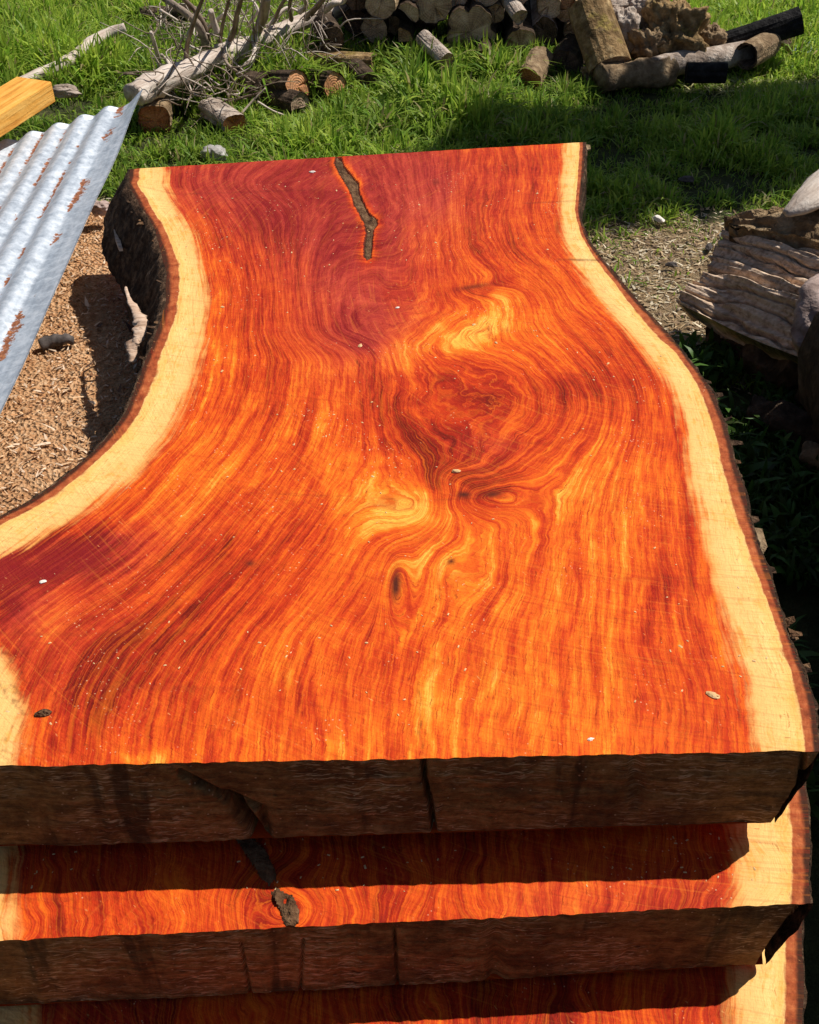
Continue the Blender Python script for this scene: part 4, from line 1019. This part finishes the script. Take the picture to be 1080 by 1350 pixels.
br('pale forked stick right of the dark upright branch', [(322, 48), (312, 40), (314, 20)], [0.14, 0.18, 0.26], 0.011, 0.008, 'driftwood', seed=81, forks=[([(313, 36), (305, 26), (298, 16)], [0.2, 0.24, 0.28])])
br('thick leaning grey stem in front of the woodpile brush', [(338, 46), (346, 24), (352, -4)], [0.14, 0.28, 0.42], 0.024, 0.017, 'greywood', seed=82)
br('thin looping twig by the leaning grey stem', [(330, 30), (340, 14), (334, 2), (324, -6)], [0.22, 0.28, 0.3, 0.32], 0.006, 0.004, 'driftwood', seed=83)
br('tangled pale twig above the thick branch', [(352, 36), (366, 20), (378, 10), (392, 14)], [0.2, 0.24, 0.26, 0.24], 0.008, 0.005, 'driftwood', seed=84)
br('dark twig above the tangled pale one', [(360, 30), (370, 8), (380, -6)], [0.2, 0.3, 0.36], 0.009, 0.006, 'twig', seed=85)
br('upright dark twig near the woodpile', [(384, 26), (382, 6), (386, -8)], [0.2, 0.3, 0.36], 0.010, 0.007, 'twig', seed=86)
br('pale hooked branch in the brush next to the woodpile', [(395, 16), (404, 6), (396, -8)], [0.24, 0.28, 0.34], 0.011, 0.008, 'driftwood', seed=87)
br('white-barked crooked branch against the woodpile', [(428, 14), (440, 4), (452, 2), (458, -8)], [0.24, 0.28, 0.28, 0.32], 0.015, 0.009, 'driftwood', seed=88)
br('red-brown branch behind the white-barked one', [(404, 24), (420, 6), (432, -8)], [0.2, 0.28, 0.34], 0.014, 0.010, 'twig', seed=89)
br('bent twig drooping below the split trunk', [(250, 98), (258, 112), (266, 122)], [0.12, 0.09, 0.04], 0.006, 0.004, 'driftwood', seed=90)
br('long arched twig hanging over the shadowed logs', [(292, 64), (300, 84), (322, 100), (345, 116)], [0.2, 0.19, 0.14, 0.08], 0.007, 0.004, 'twig', seed=91, forks=[([(304, 88), (318, 88), (332, 78)], [0.18, 0.19, 0.2])])
br('knotty pale twig joining the trunk and the thick branch', [(312, 92), (330, 80), (336, 62), (330, 52)], [0.12, 0.15, 0.17, 0.18], 0.010, 0.007, 'driftwood', seed=92)
br('reddish twig lying over the half-split log', [(300, 135), (322, 128), (345, 122)], [0.06, 0.08, 0.1], 0.006, 0.004, 'twig', seed=93)
br('crossing twig at the foot of the black shadowed log', [(318, 150), (334, 132), (350, 116)], [0.04, 0.08, 0.12], 0.005, 0.003, 'driftwood', seed=94)
br('thin stem leaning out over the grass by the orange log', [(340, 134), (360, 146), (376, 152)], [0.12, 0.07, 0.04], 0.005, 0.003, 'driftwood', seed=95)
br('twig arching from the top left of the brush', [(212, 14), (216, 16), (234, 27)], [0.26, 0.28, 0.22], 0.008, 0.005, 'driftwood', seed=96)
br('low twig across the shadow under the arched branch', [(250, 60), (262, 66), (276, 72)], [0.12, 0.12, 0.1], 0.006, 0.004, 'driftwood', seed=97)
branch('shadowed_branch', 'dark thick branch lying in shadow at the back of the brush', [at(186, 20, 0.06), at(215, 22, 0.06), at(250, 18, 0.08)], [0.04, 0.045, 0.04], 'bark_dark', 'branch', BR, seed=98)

def tangle(n, seed, mat, label):
    r = np.random.default_rng(seed); VV, FF, off = [], [], 0
    for k in range(n):
        a = at(r.uniform(205, 470), r.uniform(-5, 135), r.uniform(0.03, 0.2))
        if (a.x > -0.62 and a.y < 4.75): continue
        d = Vector((r.normal(0, 1), r.normal(0, 0.5), r.normal(0.35, 0.5))).normalized(); l = r.uniform(0.08, 0.26)
        m = a + d * l * 0.5 + Vector(r.normal(0, 0.03, 3)); e = a + d * l + Vector(r.normal(0, 0.05, 3)); e.z = max(e.z, 0.01)
        q = r.uniform(0.0015, 0.004)
        v, f = tube_arrays([a, m, e], [q, q * .8, q * .4], 8, 5, k, 0.1)
        VV.append(v); FF += [tuple(i + off for i in t) for t in f]; off += len(v)
    tag(obj('brush_tangle', mesh_data('brush_tangle', np.concatenate(VV), FF, M[mat], True)), label, 'twigs', kind='stuff')
tangle(210, 5, 'driftwood', 'fine tangle of dry twigs through the brush heap')
tangle(240, 6, 'twig', 'brown dead twigs and stalks matted under the brush heap')

# bleached branch on the left
branch('bleached_branch', 'long bleached branch lying over the grass at upper left',
       [at(-30, 138, 0.06), at(0, 122, 0.07), at(45, 101, 0.08), at(88, 82, 0.10), at(118, 58, 0.12), at(140, 45, 0.13), at(165, 36, 0.15)],
       [0.014, 0.018, 0.023, 0.026, 0.025, 0.022, 0.020], 'driftwood', 'branch', seed=101, n=40, seg=14, rough=0.10, forks=[([at(93, 80, 0.085), at(97, 84, 0.07), at(99, 87, 0.06)], [0.014, 0.012, 0.010])])
chunk('wood_offcut', 'grey weathered offcut behind the end of the orange beam', 87, 120, 4.35, 0.034, 'greywood', 103, stretch=(1.4, 0.8, 0.6), rough=0.3, group=None)
chunk('stone', 'small grey stone in the grass behind the far slab edge', 283, 202, 4.05, 0.032, 'stone', 104, cat='stone', stretch=(1.4, 0.9, 0.8), rough=0.2, group=None)
chunk('wood_chunk', 'small pinkish chunk on the sawdust beside the sheet edge', 132, 274, 2.78, 0.024, 'rootwood', 105, stretch=(1.0, 0.8, 0.7), rough=0.25, group=None)
p = at(54, 460, 0.368); q = at(98, 452, 0.37)
branch('dark_stick', 'short dark stick lying on the sawdust', [p + Vector((0, 0, .008)), p.lerp(q, .5) + Vector((0, 0.006, .012)), q + Vector((0, 0, .008))], [0.013, 0.014, 0.009], 'darkstick', 'stick', seed=106, rough=0.25)

# corrugated sheet
def corrugated():
    xr, pitch, amp = -0.790, 0.072, 0.0080
    nx_, ny_ = 200, 60
    s = np.linspace(0, 0.95, nx_)                        # distance leftwards from the right edge
    y1 = 3.46 - 0.42 * s + 0.0 * s
    t = np.linspace(0, 1, ny_)[:, None]
    y0 = 0.7
    Y = y0 + (y1 - y0) * t
    X = xr - s - 0.03 * (1 - t) * 0 + 0.02 * (Y - 1.8) * -0.5
    ph = 2 * np.pi * s / pitch
    s2 = s - 0.072
    crest = np.where(s2 >= 0, 0.5 * np.abs(np.sin(np.pi * s2 / pitch)) + 0.5 * np.sin(np.pi * s2 / pitch) ** 2, 0.85 * np.clip(1 - s / 0.072, 0, 1) ** 1.25)
    Z = 0.452 + amp * (2 * crest - 1) - 0.16 * s + 0.010 * fbm(X * 2.5, Y * 1.7, 91, 2) + 0.010 * (t - 0.5)
    Z = Z + 0.02 * smooth(0.05, 0.0, s) * smooth(0.85, 1.0, t)
    V = np.stack([X, Y, Z], -1).reshape(-1, 3); V2 = V.copy(); V2[:, 2] -= 0.0016
    F = grid_faces(ny_, nx_); n = len(V)
    edge = []
    for k in range(ny_ - 1): edge.append((k * nx_, (k + 1) * nx_, n + (k + 1) * nx_, n + k * nx_))
    for k in range(nx_ - 1): edge.append(((ny_ - 1) * nx_ + k, (ny_ - 1) * nx_ + k + 1, n + (ny_ - 1) * nx_ + k + 1, n + (ny_ - 1) * nx_ + k))
    me = mesh_data('corrugated_sheet', np.concatenate([V, V2]), np.concatenate([F[:, ::-1], F + n, np.array(edge)]), M['zinc'], True)
    cc = np.broadcast_to(crest, X.shape).ravel()
    fattr(me, 'crest', np.concatenate([cc, cc]), 'FLOAT')
    return tag(obj('corrugated_sheet', me), 'galvanised corrugated steel sheet with rust along its valleys', 'corrugated sheet', kind='thing')
corrugated()

# orange beam
o = box_mesh('timber_beam', at(76, 132, 0.452) + Vector((-0.06, 0.01, 0)), at(76, 132, 0.452) + Vector((-0.06, 0.01, 0)) + Vector((-0.36, -0.95, -0.03)), 0.125, 0.062, M['beam'], 0.003)
tag(o, 'orange sawn beam lying over the corrugated sheet', 'beam', kind='thing')

# big weathered chunk on the right with its root knob
def split_block():
    root = thing('split_stump', 'big grey weathered split stump with ridged face, right of the slabs', 'stump', at(1000, 470, 0.0))
    o0 = np.array(root.location)
    def add(name, quad, mat, n=46, m=40, seed=0, ridge=0.02, rough=0.02, closed_depth=0.16, ridges=9):
        """a ridged face spanned by four corner points, given thickness away from the camera"""
        a, b, c, d = [np.array(q) for q in quad]        # a-b upper edge, d-c lower edge
        S, T = np.meshgrid(np.linspace(0, 1, n), np.linspace(0, 1, m))
        P = (a * (1 - S)[..., None] + b * S[..., None]) * (1 - T)[..., None] + (d * (1 - S)[..., None] + c * S[..., None]) * T[..., None]
        nrm = np.cross(b - a, d - a); nrm /= np.linalg.norm(nrm)
        if nrm @ (np.array([0, 0, CAM_Z]) - a) < 0: nrm = -nrm
        Tw = T * ridges + 0.95 * fbm(S * 2.4, T * 2.6, seed + 9, 3) + 0.9 * vnoise(T * 2.3, S * 0.6, seed + 11)
        cell = np.floor(Tw); fr = Tw - cell
        lvl = vnoise(cell * 7.31 + 0.5, cell * 3.7, seed + 1) + 0.45 * vnoise(cell * 5.1, S * 3.0 + cell, seed + 12)
        h = ridge * (lvl + 0.5 * (0.5 - fr)) - ridge * 1.2 * np.exp(-(np.minimum(fr, 1 - fr) / 0.07) ** 2) + rough * fbm(S * 3, T * 26, seed + 2, 4) + 0.02 * fbm(S * 2.2, T * 2.2, seed + 15, 2)
        edge = 0.02 * fbm(T * 9, S * 0, seed + 3, 3)
        P = P + nrm * h[..., None] + ((b - a) * 0.09)[None, None] * ((np.minimum(0, -np.abs(vnoise(np.floor(T * ridges) * 1.7 + T, T * 0, seed + 7)))) * (1 - S) ** 3)[..., None]
        Pb = P.copy() - nrm * closed_depth * np.minimum(1, 4 * np.minimum(S, 1 - S) + 0.35)[..., None]
        V = np.concatenate([P.reshape(-1, 3), Pb.reshape(-1, 3)]) - o0
        F = grid_faces(m, n); k = n * m
        E = []
        for i in range(n - 1): E += [(i, i + 1, k + i + 1, k + i), ((m - 1) * n + i, k + (m - 1) * n + i, k + (m - 1) * n + i + 1, (m - 1) * n + i + 1)]
        for j in range(m - 1): E += [(j * n, k + j * n, k + (j + 1) * n, (j + 1) * n), (j * n + n - 1, (j + 1) * n + n - 1, k + (j + 1) * n + n - 1, k + j * n + n - 1)]
        return obj(name, mesh_data(name, V, np.concatenate([F, F[:, ::-1] + k, np.array(E)]), M[mat]), root)
    A_ = at(972, 296, 0.315); B_ = at(1150, 352, 0.375); C_ = at(1110, 492, 0.225); D_ = at(902, 404, 0.145)
    add('ridged_face', (A_, B_, C_, D_), 'stumpwood', n=90, m=110, seed=5, ridge=0.022, rough=0.009, closed_depth=0.12, ridges=7)
    A2 = at(972, 285, 0.335); B2 = at(1180, 262, 0.42); C2 = at(1180, 350, 0.40); D2 = at(976, 302, 0.325)
    add('splintered_top', (A2, B2, C2, D2), 'bark_tan', n=50, m=24, seed=8, ridge=0.012, rough=0.035, closed_depth=0.10, ridges=4)
    # end lobe at the left tip
    V, F = tube_arrays([at(958, 386, 0.14), at(930, 402, 0.105), at(912, 412, 0.09)], [0.055, 0.044, 0.030], 12, 14, 7, 0.16)
    obj('broken_tip', mesh_data('broken_tip', V - o0, F, M['stumpwood'], True), root)
    # smooth root knob
    V, F = tube_arrays([at(1118, 352, 0.36), at(1084, 392, 0.33), at(1066, 440, 0.26), at(1064, 476, 0.20)], [0.036, 0.044, 0.040, 0.018], 30, 24, 12, 0.26)
    obj('root_knob', mesh_data('root_knob', V - o0, F, M['rootwood'], True), root)
    V, F = tube_arrays([at(1130, 400, 0.30), at(1096, 440, 0.24), at(1088, 500, 0.14), at(1060, 530, 0.05)], [0.07, 0.06, 0.05, 0.03], 18, 16, 14, 0.2)
    obj('root', mesh_data('root', V - o0, F, M['bark_dark'], True), root)
    V, F = tube_arrays([at(948, 428, 0.06), at(1000, 448, 0.08), at(1060, 478, 0.09), at(1130, 500, 0.10)], [0.05, 0.085, 0.10, 0.10], 24, 18, 15, 0.22)
    obj('rotten_base', mesh_data('rotten_base', V - o0, F, M['bark_dark'], False), root)
    for a, b, z0, z1, r in (((946, 402), (952, 446), 0.13, 0.075, 0.009), ((1012, 438), (1015, 462), 0.17, 0.13, 0.007)):
        V, F = tube_arrays([at(*a, z0), at((a[0] + b[0]) / 2 + 2, (a[1] + b[1]) / 2, (z0 + z1) / 2), at(*b, z1)], [r, r, r * .5], 8, 8, 3, 0.2)
        obj('torn_splinter', mesh_data('torn_splinter', V - o0, F, M['flake'], True), root)
    return root
split_block()
branch('bleached_log', 'pale bleached log lying on the splintered stump at the right edge', [at(1036, 282, 0.41), at(1062, 266, 0.43), at(1100, 238, 0.45), at(1160, 200, 0.47)], [0.012, 0.040, 0.058, 0.065], 'driftwood', 'log', seed=121, seg=18, n=22, rough=0.07, flat=0.6)
line_log('reddish broken log in the shade below the split stump', (1060, 600), (1160, 640), 0.06, 0.08, 0.035, 0.05, 'bark_tan', seed=122, rough=0.2)
line_log('dark rotten log lying in the shade beside the slab stack', (990, 545), (1130, 600), 0.05, 0.06, 0.05, 0.06, 'bark_dark', seed=123, rough=0.25)
# unseen trunks added beyond the right edge to shade the strip beside the slabs
for k, (x0, z0, r0, y0, y1) in enumerate(((1.13, 0.25, 0.25, -0.6, 2.35), (1.64, 0.25, 0.25, -0.5, 2.3), (1.235, 0.70, 0.25, -0.6, 2.40))):
    branch('shade_log', ('added unseen shade trunk nearest the slab stack, right', 'added unseen shade trunk on the ground, farther right', 'added unseen shade trunk lying on two others, right')[k],
           [(x0, y0, z0), (x0 + .01, (y0 + y1) / 2, z0), (x0 + 0.03, y1, z0)], [r0, r0 * .98, r0 * .94], 'bark_dark', 'trunk', 'added shade trunks right of the slabs', seed=130 + k, seg=28, n=20, rough=0.05)

# ------------------------------------------------------------------ grass, straw, chips, weeds
def blades(name, X, Y, Zb, L, W, lean, tint, mat, seed, curl=1.0, flat=None):
    r = np.random.default_rng(seed); n = len(X)
    a = r.uniform(0, 2 * np.pi, n); b = a + r.normal(0, 0.7, n) + np.pi / 2
    dx, dy = np.cos(a), np.sin(a); sx, sy = np.cos(b), np.sin(b)
    V = np.zeros((n, 7, 3))
    for k, (t, w) in enumerate(((0.0, 0.8), (0.38, 1.0), (0.75, 0.66))):
        out = lean * L * t ** 1.7; up = L * t * (1 - 0.32 * np.minimum(lean, 1.6) * t * curl)
        if flat is not None: up = L * t * flat
        for s, sg in enumerate((-1, 1)):
            V[:, 2 * k + s, 0] = X + dx * out + sg * sx * W * w * 0.5
            V[:, 2 * k + s, 1] = Y + dy * out + sg * sy * W * w * 0.5
            V[:, 2 * k + s, 2] = Zb + up
    out = lean * L; up = L * (1 - 0.42 * np.minimum(lean, 1.6) * curl)
    if flat is not None: up = L * flat
    V[:, 6, 0] = X + dx * out; V[:, 6, 1] = Y + dy * out; V[:, 6, 2] = Zb + up
    F = np.array([[0, 1, 3], [0, 3, 2], [2, 3, 5], [2, 5, 4], [4, 5, 6]])
    Fa = (F[None] + 7 * np.arange(n)[:, None, None]).reshape(-1, 3)
    me = mesh_data(name, V.reshape(-1, 3), Fa, M[mat], True)
    fattr(me, 'tint', np.repeat(tint, 7, axis=0))
    return me

def grass_field():
    r = np.random.default_rng(21)
    n = 380000
    X = r.uniform(-2.7, 2.7, n); Y = r.uniform(2.55, 7.2, n)
    d = CP * Y + SP * CAM_Z
    keep = np.abs(X) < 0.40 * d + 0.25
    keep &= ~((X > C['lo'](Y) - 0.12) & (X < C['ro'](Y) + 0.06) & (Y < 2.68))
    keep &= mound(X, Y) < 0.05
    keep &= ~((np.abs(X) < 0.42) & (Y < 3.7))
    dr = dirt(X, Y) + 0.35 * fbm(X * 3, Y * 3, 61, 3)
    keep &= r.random(n) > np.clip(dr * 1.15 - 0.10, 0, 0.93)
    clump = fbm(X * 2.6, Y * 2.6, 62, 3); fine = fbm(X * 11, Y * 11, 63, 2)
    keep &= r.random(n) < np.clip(0.62 + 0.6 * clump + 0.9 * fine, 0.10, 1)
    X, Y, clump, fine, dr = X[keep], Y[keep], clump[keep], fine[keep], dr[keep]; n = len(X)
    shade = smooth(0.25, 0.8, X) * smooth(4.9, 4.4, Y)
    lush = np.exp(-((X - 0.0) / 0.85) ** 2 - ((Y - 4.7) / 0.42) ** 2) + 0.9 * np.exp(-((X + 1.75) / 0.5) ** 2 - ((Y - 5.0) / 0.5) ** 2) + 0.7 * np.exp(-((X + .75) / 0.3) ** 2 - ((Y - 5.0) / 0.3) ** 2)
    H = 0.055 + 0.05 * clump + 0.03 * fine + 0.10 * lush * (0.7 + 0.6 * fine) + 0.03 * (1 - shade)
    H = np.clip(H * r.uniform(0.5, 1.35, n), 0.02, 0.26) * (1 - 0.35 * np.clip(dr, 0, 1))
    for cx_, cy_, cr_ in CLEAR:
        H = H * (1 - 0.62 * np.exp(-(((X - cx_) / cr_) ** 2 + ((Y - cy_ + 0.10) / (cr_ * 1.1)) ** 2)))
    H = np.maximum(H, 0.012)
    W = r.uniform(0.003, 0.0066, n) * (0.8 + 1.9 * H / 0.2)
    lean = np.abs(r.normal(0.65, 0.5, n))
    base = np.array([0.20, 0.38, 0.03]); yel = np.array([0.50, 0.60, 0.08]); drk = np.array([0.05, 0.125, 0.018]); strw = np.array([0.38, 0.32, 0.14])
    m = r.random(n)[:, None]; c = base * (1 - m) + yel * m
    k2 = np.clip(0.5 - 0.9 * clump + r.normal(0, 0.2, n), 0, 1)[:, None] * 0.6; c = c * (1 - k2) + drk * k2
    st = (r.random(n) < 0.05 + 0.22 * np.clip(dr, 0, 1))[:, None]; c = np.where(st, strw * r.uniform(0.7, 1.2, (n, 1)), c)
    me = blades('grass', X, Y, ground_z(X, Y) - 0.004, H, W, lean, c, 'blade', 22)
    tag(obj('grass', me), 'lush green lawn grass around the logs', 'grass', kind='stuff')
grass_field()

def shaded_weeds():
    r = np.random.default_rng(31)
    n = 12000
    X = r.uniform(0.50, 1.15, n); Y = r.uniform(1.2, 2.72, n)
    keep = (X > C['ro'](Y) + 0.02) & (fbm(X * 6, Y * 6, 71, 2) > -0.1)
    X, Y = X[keep], Y[keep]; n = len(X)
    L = r.uniform(0.015, 0.065, n); W = L * r.uniform(0.10, 0.42, n)
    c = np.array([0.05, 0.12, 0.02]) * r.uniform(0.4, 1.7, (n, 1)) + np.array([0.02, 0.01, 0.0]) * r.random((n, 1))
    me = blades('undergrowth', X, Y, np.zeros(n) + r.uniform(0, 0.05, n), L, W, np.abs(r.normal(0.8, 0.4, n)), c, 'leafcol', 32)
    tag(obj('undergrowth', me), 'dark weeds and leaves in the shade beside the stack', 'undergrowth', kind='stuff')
shaded_weeds()

def litter(name, label, n, fX, fY, zf, seed, cols, Ls, Ws, cond=None, lift=0.25, mat='chip'):
    r = np.random.default_rng(seed)
    X = r.uniform(*fX, n); Y = r.uniform(*fY, n)
    if cond is not None:
        k = cond(X, Y, r); X, Y = X[k], Y[k]
    n = len(X)
    cols = np.array(cols); ci = r.integers(0, len(cols), n)
    c = cols[ci] * r.uniform(0.7, 1.25, (n, 1))
    L = r.uniform(*Ls, n); W = r.uniform(*Ws, n)
    me = blades(name, X, Y, zf(X, Y) + r.uniform(0.0, 0.006, n), L, W, np.full(n, 1.0), c, mat, seed + 1, flat=lift)
    tag(obj(name, me), label, 'litter', kind='stuff')
litter('sawdust_shavings', 'curled wood shavings over the sawdust heap', 30000, (-1.9, -0.25), (0.75, 3.3), lambda x, y: mound(x, y) - 0.018, 41,
       [(0.58, 0.33, 0.16), (0.66, 0.44, 0.26), (0.48, 0.24, 0.10), (0.74, 0.56, 0.40), (0.30, 0.13, 0.05)], (0.004, 0.019), (0.0018, 0.006),
       lambda x, y, r: (mound(x, y) > 0.03) & (x < C['lo'](y) + 0.1))
litter('bark_scraps', 'larger bark scraps and splinters on the sawdust heap', 700, (-1.9, -0.25), (0.95, 3.2), lambda x, y: mound(x, y) - 0.015, 47,
       [(0.16, 0.07, 0.03), (0.62, 0.42, 0.25), (0.10, 0.05, 0.03), (0.74, 0.58, 0.42)], (0.014, 0.045), (0.004, 0.011),
       lambda x, y, r: (mound(x, y) > 0.1) & (x < C['lo'](y) + 0.02), 0.12)
litter('straw_litter', 'dry straw, bark bits and chips on the bare patch', 17000, (0.42, 1.9), (2.55, 3.95), lambda x, y: ground_z(x, y), 51,
       [(0.46, 0.33, 0.18), (0.54, 0.43, 0.27), (0.34, 0.22, 0.11), (0.62, 0.53, 0.38), (0.14, 0.09, 0.05), (0.24, 0.15, 0.08)], (0.006, 0.034), (0.002, 0.010),
       lambda x, y, r: (dirt(x, y) + 0.3 * fbm(x * 4, y * 4, 81, 2) > 0.30 + 0.35 * r.random(len(x))) & (x > C['ro'](np.minimum(y, 2.6)) + 0.03), 0.15)
litter('straw_litter', 'dry straw and chips behind the far left slab corner', 3500, (-1.2, -0.40), (2.85, 3.9), lambda x, y: ground_z(x, y) + np.maximum(mound(x, y) - 0.02, 0), 55,
       [(0.42, 0.32, 0.18), (0.52, 0.42, 0.28), (0.28, 0.17, 0.08), (0.62, 0.55, 0.42)], (0.012, 0.05), (0.002, 0.008),
       lambda x, y, r: r.random(len(x)) < dirt(x, y) + 0.15, 0.15)
litter('straw_litter', 'dry mown grass in front of the hollow stub', 3200, (1.05, 2.0), (4.35, 5.1), lambda x, y: ground_z(x, y), 57,
       [(0.46, 0.42, 0.18), (0.56, 0.52, 0.28), (0.40, 0.40, 0.14)], (0.03, 0.09), (0.003, 0.007),
       lambda x, y, r: np.exp(-((x - 1.5) / 0.35) ** 2 - ((y - 4.85) / 0.14) ** 2) > r.random(len(x)), 0.3)
for k, (px_, py_, s, mt, lb) in enumerate(((886, 350, 0.020, 'darkstick', 'dark chip on the bare ground left of the stump'), (935, 327, 0.022, 'darkstick', 'dark curled bark chip by the stump tip'), (868, 290, 0.024, 'white', 'bleached chip on the bare patch near the shade'),
                                       (905, 238, 0.030, 'darkstick', 'dark bark scrap in the shaded grass'), (826, 246, 0.020, 'white', 'pale chip in the shaded grass by the slab corner'), (845, 250, 0.018, 'straw', 'tan chip in the grass near the slab corner'),
                                       (955, 310, 0.020, 'stone', 'small grey stone just left of the stump top'))):
    chip_thing('wood_chip' if mt != 'stone' else 'stone', lb, 'chip' if mt != 'stone' else 'stone', px_, py_, 0.012, s, mt, k * 1.1, 0.6)

# ------------------------------------------------------------------ the tree outside the frame whose shade crosses the lawn
def tree(x, y, h0, h1, rad, nleaf, label, seed):
    root = thing('young_tree', label, 'tree', (x, y, 0))
    V, F = tube_arrays([(0, 0, 0), (0.03, 0, h0), (0, 0.04, (h0 + h1) / 2), (0.02, 0, h1)], [0.09, 0.07, 0.045, 0.012], 20, 12, seed, 0.08)
    tr = obj('trunk', mesh_data('trunk', V, F, M['bark_dark'], True), root)
    r = np.random.default_rng(seed)
    for k in range(14):
        a = r.uniform(0, 6.28); z = h0 + (h1 - h0) * (k + .5) / 16; l = rad * r.uniform(0.6, 0.95)
        V, F = tube_arrays([(0, 0, z), (math.cos(a) * l * .5, math.sin(a) * l * .5, z + .18), (math.cos(a) * l, math.sin(a) * l, z + .42)], [0.03, 0.018, 0.006], 8, 6, seed + k, 0.1)
        obj('limb', mesh_data('limb', V, F, M['bark_dark'], True), tr)
    n = nleaf
    t = r.random(n); z = h0 + 0.2 + (h1 - h0 + 0.1) * t
    env = rad * np.clip(np.sin(np.pi * np.clip(t * 0.92 + 0.06, 0, 1)) ** 0.45, 0.1, 1)
    a = r.uniform(0, 6.28, n); q = env * np.sqrt(r.random(n)) * (1 + 0.35 * vnoise(a * 2 + z * 2, z * 3, seed))
    X = q * np.cos(a); Y = q * np.sin(a)
    keep = vnoise(X * 5 + 9, Y * 5 + z * 4, seed + 2) > -0.55
    X, Y, z = X[keep], Y[keep], z[keep]; n = len(X)
    L = r.uniform(0.06, 0.12, n); W = L * 0.5
    c = np.array([0.05, 0.10, 0.02]) * r.uniform(0.6, 1.5, (n, 1))
    me = blades('crown', X, Y, z, L, W, np.abs(r.normal(1.0, 0.5, n)), c, 'leafcol', seed + 3)
    obj('crown', me, root)
tree(3.0, 5.12, 1.4, 4.4, 0.42, 26000, 'young leafy tree beyond the right edge, its shade crossing the lawn', 141)
